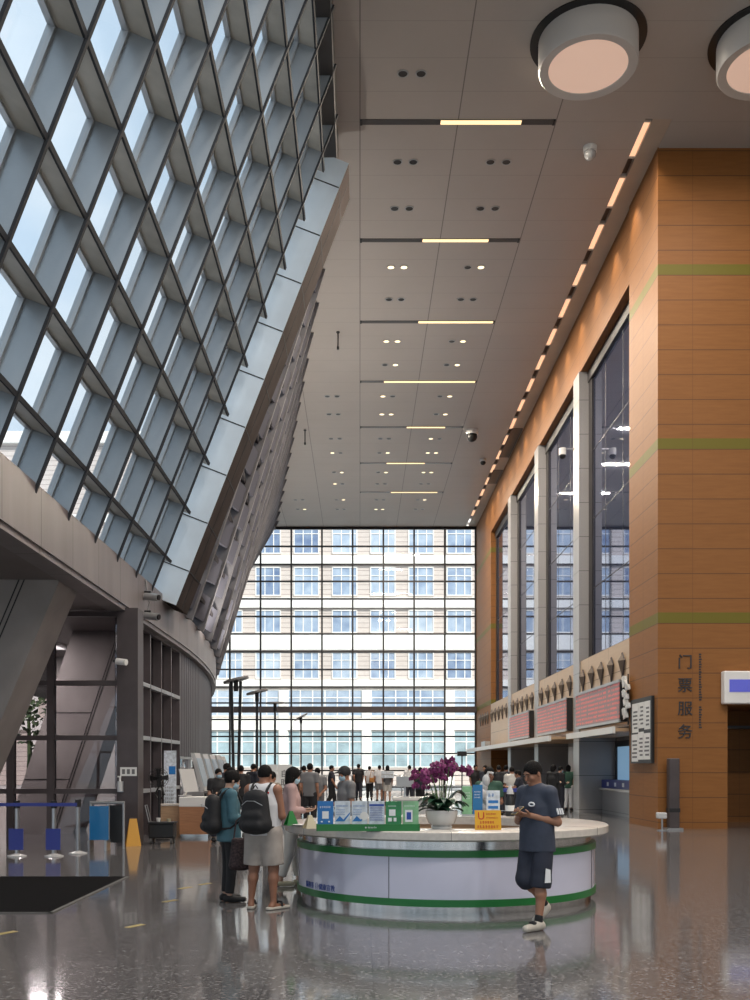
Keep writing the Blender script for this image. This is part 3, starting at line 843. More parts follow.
# ticket windows
t = thing('ticket_counter', 'grey stone ticket counter with blue band under three blue windows', 'counter', (9.05, 31.8, 0))
MB().box(-.55, 0, -3.1, 3.3, 0, .80).build('counter_front', M['stone'], t)
MB().box(-.66, 0, -3.1, 3.3, .80, .88).build('counter_top', M['worktop'], t)
m = MB(); m.box(-.57, -.03, -3.1, 3.3, .88, 1.16); m.build('blue_band', M['blue_deep'], t)
g = MB()
for k in range(6): g.box(-.575, -.57, -2.7+k, -2.45+k, .95, 1.08)
g.build('marking', M['ink_white'], t)
for k in range(3):
    f = MB(); y = -3.0+k*2.1
    f.box(-.12, 0, y, y+.12, 1.16, 2.5); f.box(-.12, 0, y+1.9, y+2.0, 1.16, 2.5); f.box(-.12, 0, y, y+2.0, 2.3, 2.5)
    w = f.build('window', M['frame_dark'], t)
    MB().box(-.06, -.04, y+.1, y+1.9, 1.16, 2.32).build('pane', pm('blue_glowing_pane', (.22, .38, .55), .1, emit=.35), w)  # glow added to the pane in place of light from behind
# corner fittings: poster board, bollard, lettering, door sign
t = thing('notice_board', 'black-framed notice board covered with white papers on the wood corner', 'board', (7.68, 27.25, 1.75))
MB().box(-.06, .02, -1.1, .9, -.05, 1.72).build('frame', M['black'], t)
rp = random.Random(5)
for (y, z, w, h) in ((-1.0,.85,.5,.75),(-.45,.9,.5,.7),(.1,.8,.6,.8),(-1.0,.05,.55,.7),(-.4,.05,.5,.75),(.15,.0,.6,.75)):
    p = MB().box(-.075, -.06, y, y+w, z, z+h).build('paper', M['paper'], t)
    g = MB()
    for q in range(5):
        g.box(-.079, -.075, y+.06, y+w-.06-rp.random()*.15, z+.1+q*.11, z+.15+q*.11)
    g.build('print', M['cloth_grey'], p)
t = thing('paper_streamer', 'crumpled white paper hung beside the bright red screen', 'poster', (7.6, 28.45, 2.9))
m = MB()
for k in range(9):
    a = rp.uniform(-.25, .25); z = 1.15-k*.13
    m.hexa([(-.10,a-.2,z),(-.02,a+.25,z-.05),(.05,a+.2,z),(0,a-.25,z),(-.12,a-.22,z+.15),(-.05,a+.2,z+.12),(.05,a+.22,z+.15),(0,a-.2,z+.14)])
m.build('sheet', M['paper'], t); MB().cyl((.03,0,-.1),(.03,0,1.35),.02).build('hanger_rod', M['dark'], t)
t = thing('bollard_post', 'tall dark metal post standing against the wood corner block', 'post', (8.0, 25.55, 0))
MB().box(-.13, .13, -.13, .13, .05, 1.82).build('post', M['frame_brown'], t, bevel=.02); MB().box(-.2, .2, -.2, .2, 0, .05).build('base_plate', M['steel'], t); MB().box(-.14,.14,-.14,.14,.45,.55).build('band', M['dark'], t)
t = thing('hand_dispenser', 'small white dispenser on a stand beside the dark post', 'dispenser', (7.6, 25.15, 0))
MB().box(-.14, .1, -.1, .1, .30, .46).build('body', M['ceramic'], t, bevel=.03); MB().cyl((0,0,0),(0,0,.30),.025).build('stand', M['steel'], t); MB().cyl((0,0,0),(0,0,.02),.13).build('base', M['steel'], t)
t = thing('wall_lettering', 'vertical dark lettering on the wood corner block', 'sign', (8.40, 25.85, 2.55))
for k, ch in enumerate('门票服务'):
    text_on_front(ch, .40, 0, 0, 1.62-k*.60, .03).build('character', M['ink'], t)
m = MB()
for k in range(30):
    if k in (19, 20): continue
    z = 1.98-k*.065; m.box(.36, .36+.08*random.uniform(.6, 1), -.012, 0, z-.04, z)
m.build('caption', M['ink'], t)
t = thing('door_sign', 'white and blue lit sign box over the brown doorway', 'sign', (10.4, 25.7, 3.22))
MB().box(-1.08, 1.2, -.12, .14, 0, .84).build('box', M['white'], t, bevel=.03)
MB().box(-.95, 1.1, -.135, -.11, .30, .62).build('blue_stripe', pm('sign_blue', (.08, .09, .42), .4, emit=.3), t)

# ================================================================== CAMERAS AND SMALL CEILING ITEMS
def dome_cam(loc, label, s=1.0, side=None):
    t = thing('dome_camera', label, 'camera', loc)
    if side is None:
        MB().cyl((0,0,-.12*s),(0,0,0),.16*s,n=20).build('mount', M['white'], t); MB().ball((0,0,-.17*s), .14*s, 16, 10).build('dome', M['ceramic'] if s == 1.1 else M['black'], t, smooth=True)
    else:
        MB().bar((0,0,.1),(side*.45,0,.1),.05,.05).build('arm', M['steel'], t)
        MB().cyl((side*.45,0,-.12),(side*.45,0,.12),.13,n=20).build('housing', M['white'], t); MB().ball((side*.45,0,-.14), .12, 16, 10).build('dome', M['black'], t, smooth=True)
    return t
y = 16000/620; dome_cam(((590-360)*y/1000, y, CZ), 'round white ceiling camera beside the drum lamps', 1.1)
y = 47.5; dome_cam(((472-360)*y/1000, y, CZ), 'dark ceiling camera hanging near the cove, farther from the drum lamps', 1.8)
y = 52.0; dome_cam(((483-360)*y/1000, y, CZ), 'slim dark ceiling camera closest to the air vents', 1.0)
dome_cam((7.66, 35.6, HZ+(767-450)*35.4/1000), 'white camera on an arm at the first stone pillar', 1, -1)
for px, py, l in ((338, 340, .9), (305, 438, 1.0)):
    y = 16000/(767-py+8); t = thing('hanging_rod', 'thin dark rod hanging from the ceiling '+('beside the lattice end' if px > 320 else 'near the far ribs'), 'rod', ((px-360)*y/1000, y, CZ))
    MB().cyl((0,0,-l*.6),(0,0,0),.025).build('rod', M['dark'], t); MB().cyl((0,0,-.03),(0,0,0),.07).build('mount', M['dark'], t); MB().cyl((0,0,-l*.6-.1),(0,0,-l*.6),.045).build('tip', M['dark'], t)
# loudspeaker-like cameras on the ring beam
t = thing('beam_camera', 'pair of grey cameras on a cable bracket on the ring beam', 'camera', (-4.78, 22.2, 5.0))
MB().tube([(.02,0,.75),(.05,0,.5),(.10,.03,.25),(.05,0,.0),(.02,.0,-.15)], .02, 6).build('cable', M['steel'], t)
for z in (.38, -.05):
    c = MB().cyl((.02,-.05,z),(.34,-.2,z-.05),.08,n=14).build('housing', M['frame_al'], t); MB().cyl((.34,-.2,z-.05),(.37,-.21,z-.055),.06,n=14).build('lens', M['black'], c)
    MB().box(0, .14, -.04, .04, z+.05, z+.12).build('bracket', M['dark'], t)
t = thing('wall_camera', 'white bullet camera on the dark lobby column', 'camera', (-4.9, LY-.02, HZ+(767-662)*LY/1000))
MB().cyl((-.05,-.12,0),(.16,-.2,-.03),.065,n=14).build('housing', M['white'], t); MB().cyl((0,0,0),(0,-.12,0),.03).build('mount', M['steel'], t); MB().cyl((-.05,-.12,0),(-.12,-.1,0.01),.03).build('cable_gland', M['dark'], t)
t = thing('notice_plate', 'white notice plate with grey symbols on the lobby column', 'sign', (-4.77, LY-.02, HZ+(767-776)*LY/1000))
MB().box(-.14, .2, -.012, 0, 0, .18).build('plate', M['paper'], t); g = MB()
for k in range(3): g.box(-.1+.1*k, -.04+.1*k, -.016, -.012, .04, .14)
g.build('symbol', M['cloth_grey'], t)
t = thing('sanitizer_dispenser', 'small white sanitizer bottle on the lobby column', 'dispenser', (-4.9, LY-.02, HZ+(767-791)*LY/1000))
MB().cyl((0,-.06,0),(0,-.06,.2),.055,.05,14).build('bottle', M['ceramic'], t); MB().cyl((0,-.06,.2),(0,-.06,.28),.02).box(-.05,.02,-.08,-.04,.28,.31).build('pump', M['white'], t); MB().box(-.06,.06,-.03,0,-.02,.2).build('holder', M['steel'], t)

# ================================================================== LOBBY BARRIERS AND LEFT SIDE
def barrier_post(px, Y, label, lit_blue=True):
    t = thing('barrier_post', label, 'barrier', ((px-360)*Y/1000, Y, 0), 0, 'belt barrier posts in the lobby')
    MB().cyl((0,0,.02),(0,0,.98),.04,n=16).build('post', M['steel'], t, smooth=True)
    MB().lathe([(0,0),(.17,0),(.17,.015),(.05,.05),(0,.05)], 24).build('base', M['ceramic'], t)
    MB().cyl((0,0,.86),(0,0,1.0),.055,n=16).build('belt_head', M['black'], t)
    if lit_blue: MB().box(-.13,.13,-.06,-.045,.12,.50).build('blue_panel', M['blue_deep'], t)
    return t
barrier_post(17, 17.9, 'steel barrier post with blue panel at the left picture edge')
barrier_post(54, 17.9, 'steel barrier post with blue panel beside the leaning column')
barrier_post(78, 18.5, 'pale barrier post without a panel by the lobby doors', False)
t = thing('barrier_belt', 'blue belts strung between the lobby barrier posts', 'belt', (0, 17.9, .9))
MB().box((-30-360)*.0179, (78-360)*.0179, -.075, -.062, 0, .06).build('belt', M['blue_deep'], t)
t = thing('blue_board', 'blue standing board inside the lobby beside the column', 'board', ((97-360)*.0192, 19.2, 0))
MB().box(-.14, .22, -.02, .02, .2, .85).build('panel', M['blue_acr'], t); [MB().box(e, e+.04, -.15,.15,0,.2).build('foot', M['steel'], t) for e in (-.14, .18)]
t = thing('crowd_barrier', 'dark metal frame barrier in front of the lobby column', 'barrier', ((106-360)*.0195, 19.6, 0))
m = MB()
for x in (-.32, .02, .32): m.cyl((x,0,0),(x,0,.9),.025)
m.build('upright', M['frame_al'], t); MB().cyl((-.34,0,.9),(.34,0,.9),.03).build('rail', M['frame_al'], t); MB().box(.05,.30,-.01,.01,.12,.85).build('panel', M['black'], t)
struct(MB().box(-30, -29.6, -12, FAR, 0, .4).build('kerb', M['stone']))
t = thing('floor_mat', 'black entrance mat lying on the polished floor', 'mat', (-5.6, 12.7, 0))
MB().box(-2.3, 2.2, -1.75, 1.8, 0, .015).build('pile', M['mat'], t); m = MB(); m.box(-2.34,2.24,-1.79,-1.75,0,.012); m.box(2.2,2.24,-1.79,1.84,0,.012); m.build('edge', M['rubber'], t)
for px, py, lab in ((135, 926, 'nearest the camera'), (170, 901, 'second from the camera'), (185, 888, 'closest to the couple'), (6, 933, 'at the left picture edge'), (205, 884, 'nearest the dark rucksack')):
    Y = 1600/(py-767); o = MB().box(-.035, .035, -.12, .12, 0, .003).build('floor_tape', pm('faded_tape', (.34, .27, .10), .6)); o.location = ((px-360)*Y/1000, Y, 0); o.rotation_euler = (0,0,-.5)
    tag(o, 'short strip of yellow tape on the floor, '+lab, 'tape', 'yellow tape strips')
# trees beyond the lobby (seen through its glass)
def rtree(x, y, h, label, seed):
    t = thing('street_tree', label, 'tree', (x, y, 0)); r = random.Random(seed)
    MB().tube([(0,0,0),(.1,0,h*.3),(0,.1,h*.6)], [.18,.14,.08]).build('trunk', M['stem'], t)
    m = MB()
    for k in range(420):
        a = r.uniform(0, 2*PI); e = r.uniform(-1, 1); q = r.random()**.4*h*.36
        c = Vector((math.cos(a)*q*math.sqrt(1-e*e), math.sin(a)*q*math.sqrt(1-e*e), h*.68+e*q*.9))
        u = Vector((r.uniform(-1,1),r.uniform(-1,1),r.uniform(-.5,.5))).normalized()*.22; w = u.orthogonal().normalized()*.12
        m.add([c-u, c-w, c+u, c+w], [(0,1,2,3)])
    m.build('crown', pm('tree_leaf', (.07, .12, .045), .6, var=.4, scale=2), t)
rtree(-16.6, 50, 6.5, 'leafy green tree outside, seen through the lobby glass', 1)
# fan, cart, sign, desks, banner, kiosks
t = thing('pedestal_fan', 'black pedestal fan standing beside the lobby glazing', 'fan', ((158-360)*.0218, 21.95, 0))
MB().lathe([(0,0),(.24,0),(.24,.03),(.05,.07),(0,.07)], 28).build('base', M['black'], t); MB().cyl((0,0,.05),(0,0,1.1),.03).build('pole', M['black'], t)
MB().cyl((0,-.02,1.36),(0,.16,1.36),.08,n=18).build('motor', M['black'], t)
m = MB()
for r in (.08,.13,.18,.22): m.tube([(r*math.cos(2*PI*k/24),-.10,1.36+r*math.sin(2*PI*k/24)) for k in range(25)], .006, 5)
for k in range(20):
    a = 2*PI*k/20; m.tube([(.03*math.cos(a),-.12,1.36+.03*math.sin(a)),(.22*math.cos(a),-.10,1.36+.22*math.sin(a)),(.22*math.cos(a),0,1.36+.22*math.sin(a))], .004, 4)
m.build('guard', M['black'], t)
for k in range(4):
    a = 2*PI*k/4; m = MB(); u = Vector((math.cos(a),0,math.sin(a))); w = Vector((-math.sin(a),.35,math.cos(a)))
    c = Vector((0,-.05,1.36)); m.hexa([c+u*.03-w*.02,c+u*.2-w*.05,c+u*.2+w*.07,c+u*.03+w*.03]+[p+Vector((0,.006,0)) for p in (c+u*.03-w*.02,c+u*.2-w*.05,c+u*.2+w*.07,c+u*.03+w*.03)])
    m.build('blade', M['dark'], t)
MB().tube([(0,.02,1.2),(-.1,.02,1.0),(.0,.02,.85),(.1,.02,1.0),(.05,.05,1.15)], .02, 8).build('control_handle', M['black'], t)
t = thing('utility_cart', 'black wheeled utility cart with things on top by the desks', 'cart', ((165-360)*.0212, 21.0, 0))
MB().box(-.27,.25,-.2,.2,.12,.42).build('bin', M['black'], t, bevel=.02); MB().box(-.29,.27,-.22,.22,.42,.45).build('tray', M['dark'], t)
for x in (-.22,.2):
    for y in (-.15,.15): MB().cyl((x-.02,y,.06),(x+.02,y,.06),.06,n=16).cyl((x,y,.06),(x,y,.13),.015).build('caster', M['rubber'], t)
MB().tube([(-.27,.1,.42),(-.36,.1,.8),(-.36,-.1,.8),(-.27,-.1,.42)], .013, 6).build('handle', M['steel'], t)
for x, c, h, lab in ((-.1, 'paper', .08, 'white cup on the black utility cart'), (.12, 'beige_pl', .06, 'beige bowl on the black utility cart')):
    o = MB().lathe([(0,0),(.035,0),(.05,h),(.042,h),(.03,.01),(0,.01)], 18).build('cup' if x < 0 else 'bowl', M[c]); o.location = ((165-360)*.0212+x, 21.0, .452); tag(o, lab, 'cup' if x < 0 else 'bowl')
t = thing('wet_floor_sign', 'yellow folding floor sign leaning by the lobby column', 'sign', ((138-360)*.0208, 20.35, 0), .3)
for s in (-1, 1):
    MB().hexa([(-.15,s*.16-.008,0),(.15,s*.16-.008,0),(.15,s*.16+.008,0),(-.15,s*.16+.008,0),(-.07,s*.015-.008,.55),(.07,s*.015-.008,.55),(.07,s*.015+.008,.55),(-.07,s*.015+.008,.55)]).build('leaf_panel', M['yellow_pl'], t)
MB().cyl((-.06,0,.55),(.06,0,.55),.02).build('hinge', M['black'], t)
t = thing('reception_desk', 'orange wood desk with white top unit beside the kiosks', 'desk', ((195-360)*.0228, 22.9, 0))
MB().box(-.32,.34,-.3,.3,.08,.70).build('front_panel', M['wood_desk'], t); MB().box(-.33,.35,-.31,.31,.70,.92).build('top_unit', M['white'], t, bevel=.01); MB().box(-.3,.32,-.28,.28,0,.08).build('plinth', M['chrome'], t)
t = thing('side_desk', 'pale wood side desk left of the orange desk', 'desk', ((171-360)*.0232, 23.4, 0))
MB().box(-.24,.26,-.3,.3,0,.70).build('body', M['wood_light'], t); MB().box(-.26,.27,-.32,.32,.70,.74).build('top', M['worktop'], t); g = MB(); g.box(.25,.262,-.25,.25,.1,.64); g.build('drawer_front', M['wood_desk'], t)
t = thing('desk_monitor', 'white tilted monitor standing on the orange wood desk', 'monitor', ((190-360)*.0228, 22.9, .935), .9)
MB().hexa([(-.22,-.03,.10),(.22,-.03,.10),(.22,0,.10),(-.22,0,.10),(-.22,.14,.62),(.22,.14,.62),(.22,.17,.62),(-.22,.17,.62)]).build('panel', M['ceramic'], t)
MB().bar((0,.06,.3),(0,.22,.0),.06,.05).build('stand', M['white'], t); MB().box(-.13,.13,.1,.28,0,.02).build('foot', M['white'], t)
t = thing('roll_up_banner', 'tall white roll-up banner with blue mark behind the fan', 'banner', ((171-360)*.0245, 24.4, 0))
MB().box(-.15,.15,-.01,.0,.06,2.0).build('sheet', M['card_white'], t); MB().box(-.17,.17,-.1,.1,0,.07).build('base', M['steel'], t); MB().box(-.03,.13,-.015,-.01,1.42,1.62).build('blue_mark', M['blue_card'], t)
for k in range(8): glyph_row(MB(), -.13, .13, -.01, .45+.09*k, .05, k).build('print_line', M['cloth_grey'], t)
def kiosk():
    t = thing('ticket_kiosk', '', 'kiosk', (0,0,0))
    MB().box(-.25,.25,-.22,.22,0,1.0).build('cabinet', M['frame_al'], t, bevel=.02)
    MB().hexa([(-.22,-.24,1.0),(.22,-.24,1.0),(.22,-.14,1.0),(-.22,-.14,1.0),(-.22,.02,1.95),(.22,.02,1.95),(.22,.12,1.95),(-.22,.12,1.95)]).build('head', M['ceramic'], t)
    s = MB().hexa([(-.20,-.225,1.12),(.20,-.225,1.12),(.20,-.205,1.12),(-.20,-.205,1.12),(-.20,-.035,1.82),(.20,-.035,1.82),(.20,-.015,1.82),(-.20,-.015,1.82)]); s.build('screen', pm('kiosk_screen', (.35, .42, .48), .12), t)
    MB().box(-.18,.18,-.26,-.2,.80,.95).build('ticket_slot', M['black'], t)
    return t
kf = kiosk(); first = True
ords = ['first', 'second', 'third', 'fourth', 'fifth', 'sixth']
for i in range(6):
    o = kf if first else dup(kf); first = False
    y = 25+1.6*i; o.location = (-4.05-.05*i-(.2 if i > 3 else 0), y, 0); o.rotation_euler = (0,0,1.42)
    o['label'] = 'white self-service ticket kiosk, %s of the row from the wood desk' % ords[i]; o['group'] = 'ticket kiosks in a row'
# white totem boards
for px, Y, s, lab in ((269.5, 24.0, '自助', 'white totem board with two dark characters near the man with rucksack'), (284.5, 25.5, '自助服', 'white totem board with three dark characters behind the pink shirted woman')):
    t = thing('totem_sign', lab, 'sign', ((px-360)*Y/1000, Y, 0))
    MB().box(-.18,.18,-.03,.03,.12,1.66).build('board', M['paper'], t); MB().box(-.2,.2,-.15,.15,0,.12).build('base', M['steel'], t)
    for k, ch in enumerate(s): text_on_front(ch, .20, 0, -.03, 1.36-.23*k).build('character', M['ink'], t)
t = thing('post_sign', 'small dark sign on a thin post near the far right pier', 'sign', ((462-360)*.046, 46, 0))
MB().cyl((0,0,0),(0,0,2.1),.03).build('post', M['dark'], t); MB().box(-.22,.22,-.03,.03,2.1,2.32).build('panel', M['black'], t); MB().cyl((0,0,0),(0,0,.03),.2,n=20).build('base', M['dark'], t)
# far guard rail
t = thing('guard_rail', 'long low steel guard rail before the far glass wall', 'railing', (0, 60, 0))
for x in np.arange(-8, 7.6, 1.5): MB().cyl((x,0,0),(x,0,1.1),.03).build('baluster_post', M['steel'], t)
MB().cyl((-8.1,0,1.1),(7.6,0,1.1),.035).build('top_rail', M['steel'], t); MB().cyl((-8.1,0,.5),(7.6,0,.5),.02).build('mid_rail', M['steel'], t)

# ================================================================== RECEPTION COUNTER
CX, CY = 1.07, 12.64
ct = thing('reception_counter', 'round white reception counter with green bands and steel plinth', 'counter', (CX, CY, 0))
MB().lathe([(1.37,.80),(1.98,.80),(2.01,.82),(2.01,.895),(1.995,.905),(1.37,.905)], 120).build('worktop', M['worktop'], ct, smooth=True)
MB().ring(1.45, 1.80, .69, .81, 120).build('steel_band', M['chrome'], ct, smooth=True)
MB().ring(1.62, 1.862, .62, .695, 120).build('green_band', M['green'], ct, smooth=True)
MB().ring(1.62, 1.852, .165, .62, 120).build('front_panel', M['lav'], ct, smooth=True)
MB().ring(1.62, 1.862, .085, .165, 120).build('green_band', M['green'], ct, smooth=True)
MB().ring(1.5, 1.80, 0, .085, 120).build('plinth', M['chrome'], ct, smooth=True)
MB().ring(1.40, 1.46, .04, .80, 100).build('inner_lining', M['wood_light'], ct, smooth=True)
for a in (-1.99, -2.95, -.45, .4, 1.2, 2.1):
    c, s_ = math.cos(a), math.sin(a)
    MB().bar((1.853*c,1.853*s_,.165), (1.853*c,1.853*s_,.62), .006, .006, (c,s_,0)).build('panel_joint', M['dark'], ct)
for a in (-1.62, -2.6, -.6, .4, 1.2, 2.1):
    c, s_ = math.cos(a), math.sin(a)
    MB().bar((2.0105*c,2.0105*s_,.815), (2.0105*c,2.0105*s_,.905), .004, .004, (c,s_,0)).build('worktop_joint', M['dark'], ct)
    MB().bar((1.6*c,1.6*s_,.9055), (2.0*c,2.0*s_,.9055), .004, .002, (0,0,1)).build('worktop_joint', M['dark'], ct)
t = text_mesh('服務臺 ☺健康宣教', .078, .003)
wt = max(v[0] for v in t.v); R = 1.8555; a_end = math.radians(-90-47)      # right end of the line
t.v = [((R+c)*math.cos(a_end-(wt-a)/R), (R+c)*math.sin(a_end-(wt-a)/R), .185+b) for a, b, c in t.v]
t.build('lettering', M['ink_blue'], ct)

TOPZ = .9062
def on_counter(px, Y): return ((px-360)*Y/1000, Y, TOPZ)
# leaflet stand and six cards
Y0 = 10.86
t = thing('leaflet_stand', 'long green leaflet stand on the reception counter', 'stand', on_counter(368, Y0), .02)
MB().box(-.56, .56, -.045, -.022, 0, .075).box(-.56, .56, .022, .045, 0, .075).box(-.56, .56, -.022, .022, 0, .012).build('holder', M['green'], t)
MB().box(-.56,-.55,-.045,.045,0,.08).build('end_plate', M['green'], t); MB().box(.55,.56,-.045,.045,0,.08).build('end_plate', M['green'], t)
g = MB().box(-.035,-.015,-.047,-.045,.035,.041).box(-.028,-.022,-.047,-.045,.028,.048); glyph_row(g, -.005, .10, -.045, .03, .018, 2, .002); g.build('mark', M['ink_white'], t)
spec = [('blue_card', 'blue leaflet card with white print at the left end of the green stand', 'ink_white'), ('card_white', 'pale bluish leaflet card beside the blue card', 'blue_card'),
        ('card_white', 'pale leaflet card with a white round glare, third in the green stand', 'blue_card'), ('card_white', 'pale leaflet card with ruled table, beside the dark green card', 'ink_blue'),
        ('green_card', 'dark green leaflet card in the green stand', 'ink_white'), ('green_light', 'light green leaflet card with phone picture at the end nearest the orchid', 'ink_white')]
for i, (mt, lab, ink) in enumerate(spec):
    t = thing('leaflet_card', lab, 'leaflet', (on_counter(368, Y0)[0]-.462+.185*i, Y0-.009*(i-2.5)*0, TOPZ+.0135), .02, 'leaflet cards in the green stand')
    MB().box(-.086, .086, -.010, .010, 0, .31).build('card', M[mt], t)
    g = MB(); r = random.Random(i)
    if i == 0: glyph_row(g, -.06, .06, -.010, .235, .022, 3, .002); g.box(-.035, .035, -.012, -.010, .12, .20); g.box(-.05,-.03,-.012,-.010,.08,.095); g.box(.03,.05,-.012,-.010,.08,.095)
    elif i in (1, 2):
        glyph_row(g, -.07, .07, -.010, .25, .016, i, .002)
        g.add([(-.08,-.012,.09),(-.03,-.012,.15),(.01,-.012,.11),(.08,-.012,.19),(.08,-.012,.17),(.02,-.012,.09)], [(0,1,2,5),(5,2,3,4)])
        for k in range(3): glyph_row(g, -.07, .03, -.010, .21-.025*k, .012, i*7+k, .002)
    elif i == 3:
        for k in range(6): g.box(-.075, .075, -.012, -.010, .10+.026*k, .103+.026*k); glyph_row(g, -.07, .06, -.010, .105+.026*k, .012, k, .002)
        g.box(-.08, .08, -.012, -.010, .255, .278)
    elif i == 4: glyph_row(g, -.06, .03, -.010, .25, .014, 8, .002); g.box(-.05, .02, -.012, -.010, .15, .22); g.box(-.06,-.02,-.012,-.010,.09,.13); g.box(0,.03,-.012,-.010,.09,.13)
    else: glyph_row(g, -.07, .05, -.010, .25, .016, 9, .002); g.box(-.06, .02, -.012, -.010, .085, .215)
    g.build('print', M[ink], t)
    if i == 2: MB().cyl((.05,-.0125,.15),(.05,-.010,.15),.045,n=24).build('painted_glare', M['paper'], t)  # glare spot drawn as a white disc on the card
    if i == 5: MB().box(-.045,.005,-.0135,-.012,.11,.19).build('phone_picture', M['ink_blue'], t)
# tent signs
for px, Y, mt, h, lab in ((291, 11.9, 'green', .17, 'green triangular tent sign at the left edge of the counter'), (310, 11.3, 'beige_pl', .15, 'beige triangular tent sign left of the green leaflet stand')):
    t = thing('tent_sign', lab, 'sign', on_counter(px, Y), .5)
    m = MB()
    m.hexa([(-.075,-.06,0),(.075,-.06,0),(.075,-.05,0),(-.075,-.05,0),(-.02,-.008,h),(.02,-.008,h),(.02,.0,h),(-.02,.0,h)])
    m.build('front_panel', M[mt], t); m = MB()
    m.hexa([(-.075,.05,0),(.075,.05,0),(.075,.06,0),(-.075,.06,0),(-.02,.0,h),(.02,.0,h),(.02,.008,h),(-.02,.008,h)]); m.build('rear_panel', M[mt], t)
    MB().box(-.075,.075,-.05,.05,0,.006).build('base', M[mt], t)
o = MB().box(-.05,.05,-.035,.035,0,.004).build('paper_slip', M['paper']); o.location = on_counter(424, 10.9); tag(o, 'small white paper slip lying between stand and orchid pot', 'paper')
o = MB().box(-.06,.06,-.04,.04,0,.004).build('paper_slip', M['paper']); o.location = on_counter(460, 10.95); tag(o, 'small white paper slip lying right of the orchid pot', 'paper')
t = thing('bell_tray', 'white shallow tray with papers left of the leaflet stand', 'tray', on_counter(301, 11.75))
MB().lathe([(0,0),(.09,0),(.11,.02),(.10,.02),(.085,.008),(0,.008)], 24).build('dish', M['ceramic'], t); MB().box(-.04,.05,-.03,.03,.009,.02).build('paper', M['paper'], t)
# orchid
OX, OY, _ = on_counter(441.5, 11.25)
t = thing('orchid_pot', 'magenta orchid in a round white ceramic bowl on the counter', 'plant', (OX, OY, TOPZ))
MB().lathe([(.0,0),(.115,0),(.12,.015),(.12,.03),(.0,.03)], 48).build('saucer', M['ceramic'], t, smooth=True)
MB().lathe([(.10,.03),(.15,.07),(.178,.14),(.182,.205),(.172,.21),(.165,.14),(.13,.08),(0,.06)], 56).build('bowl', M['ceramic'], t, smooth=True)
MB().cyl((0,0,.15),(0,0,.19),.166,n=32).build('moss', M['leaf'], t)
ro = random.Random(11)
for k in range(26):
    a = 2*PI*k/26*2+ro.uniform(-.2,.2); L = ro.uniform(.20,.30); up = ro.uniform(.03,.12) if k % 2 else ro.uniform(.12,.24); w = ro.uniform(.055,.078)
    m = MB(); d = Vector((math.cos(a), math.sin(a)*.8, 0)); sd = Vector((-d.y, d.x, 0)); vs = []; n = 8
    for j in range(n+1):
        q = j/n; c = Vector((0,0,.19))+d*(.03+L*q)+Vector((0,0,up*math.sin(q*PI*.72)*1.1-.04*q*q)); ww = w*math.sin(PI*min(1,.12+q*.86))**.7
        vs += [c+sd*ww+Vector((0,0,.012)), c-Vector((0,0,.006)), c-sd*ww+Vector((0,0,.012)), c+Vector((0,0,.004))]
    fs = []
    for j in range(n):
        for e in range(4): fs.append((j*4+e, j*4+(e+1)%4, j*4+4+(e+1)%4, j*4+4+e))
    fs += [(3,2,1,0), (n*4,n*4+1,n*4+2,n*4+3)]
    m.add(vs, fs).build('leaf', M['leaf'], t, smooth=True)
stems = []
for sx, sy, top, ex in ((-.10,.0,.58,-.20),(-.05,.05,.66,-.24),(-.02,-.03,.74,-.06),(.02,.03,.76,.07),(.05,-.02,.74,.13),(.09,.04,.70,.24),(-.07,-.04,.62,-.12),(.0,.0,.68,.03)):
    pts = [(sx*.6, sy, .19), (sx, sy, .42), (sx+ex*.25, sy*1.2, top-.05), (sx+ex*.7, sy*1.5, top), (sx+ex, sy*1.6, top-.05)]
    MB().tube(pts, [.007,.006,.005,.004,.003], 6).build('flower_stem', M['stem'], t); stems.append(pts)
def orchid_flower(c, n_, s_):
    n_ = Vector(n_).normalized(); u = n_.cross(Vector((0,0,1))).normalized(); v = u.cross(n_); m = MB(); c = Vector(c)
    for k, (ln, wd) in enumerate(((1,.62),(1,.40),(1,.62),(.9,.40),(.9,.40))):
        a = (0, PI/2, PI, PI*1.27, PI*1.73)[k]; d = u*math.cos(a)+v*math.sin(a); e = u*-math.sin(a)+v*math.cos(a)
        vs = [c, c+d*s_*.35*ln+e*s_*wd*.8+n_*s_*.12, c+d*s_*.8*ln+e*s_*wd*.75+n_*s_*.05, c+d*s_*ln-n_*s_*.05, c+d*s_*.8*ln-e*s_*wd*.75+n_*s_*.05, c+d*s_*.35*ln-e*s_*wd*.8+n_*s_*.12, c+d*s_*.5*ln+n_*s_*.2]
        m.add(vs, [(0,1,6),(1,2,6),(2,3,6),(3,4,6),(4,5,6),(5,0,6)])
    m.ball(c+n_*s_*.25-v*s_*.1, s_*.18, 6, 5)
    return m
for si, pts in enumerate(stems):
    for k in range(9):
        q = k/8; i0 = 2 if q < .5 else 3; f = (q*2) % 1 if q < 1 else 1
        p = Vector(pts[i0]).lerp(Vector(pts[min(4, i0+1)]), f)+Vector((ro.uniform(-.055,.055), ro.uniform(-.05,.05), ro.uniform(-.09,.04)))
        orchid_flower(p, (ro.uniform(-.8,.8), -1+ro.uniform(0,.7), ro.uniform(-.3,.5)), ro.uniform(.040,.056)).build('flower', M['petal'], t)
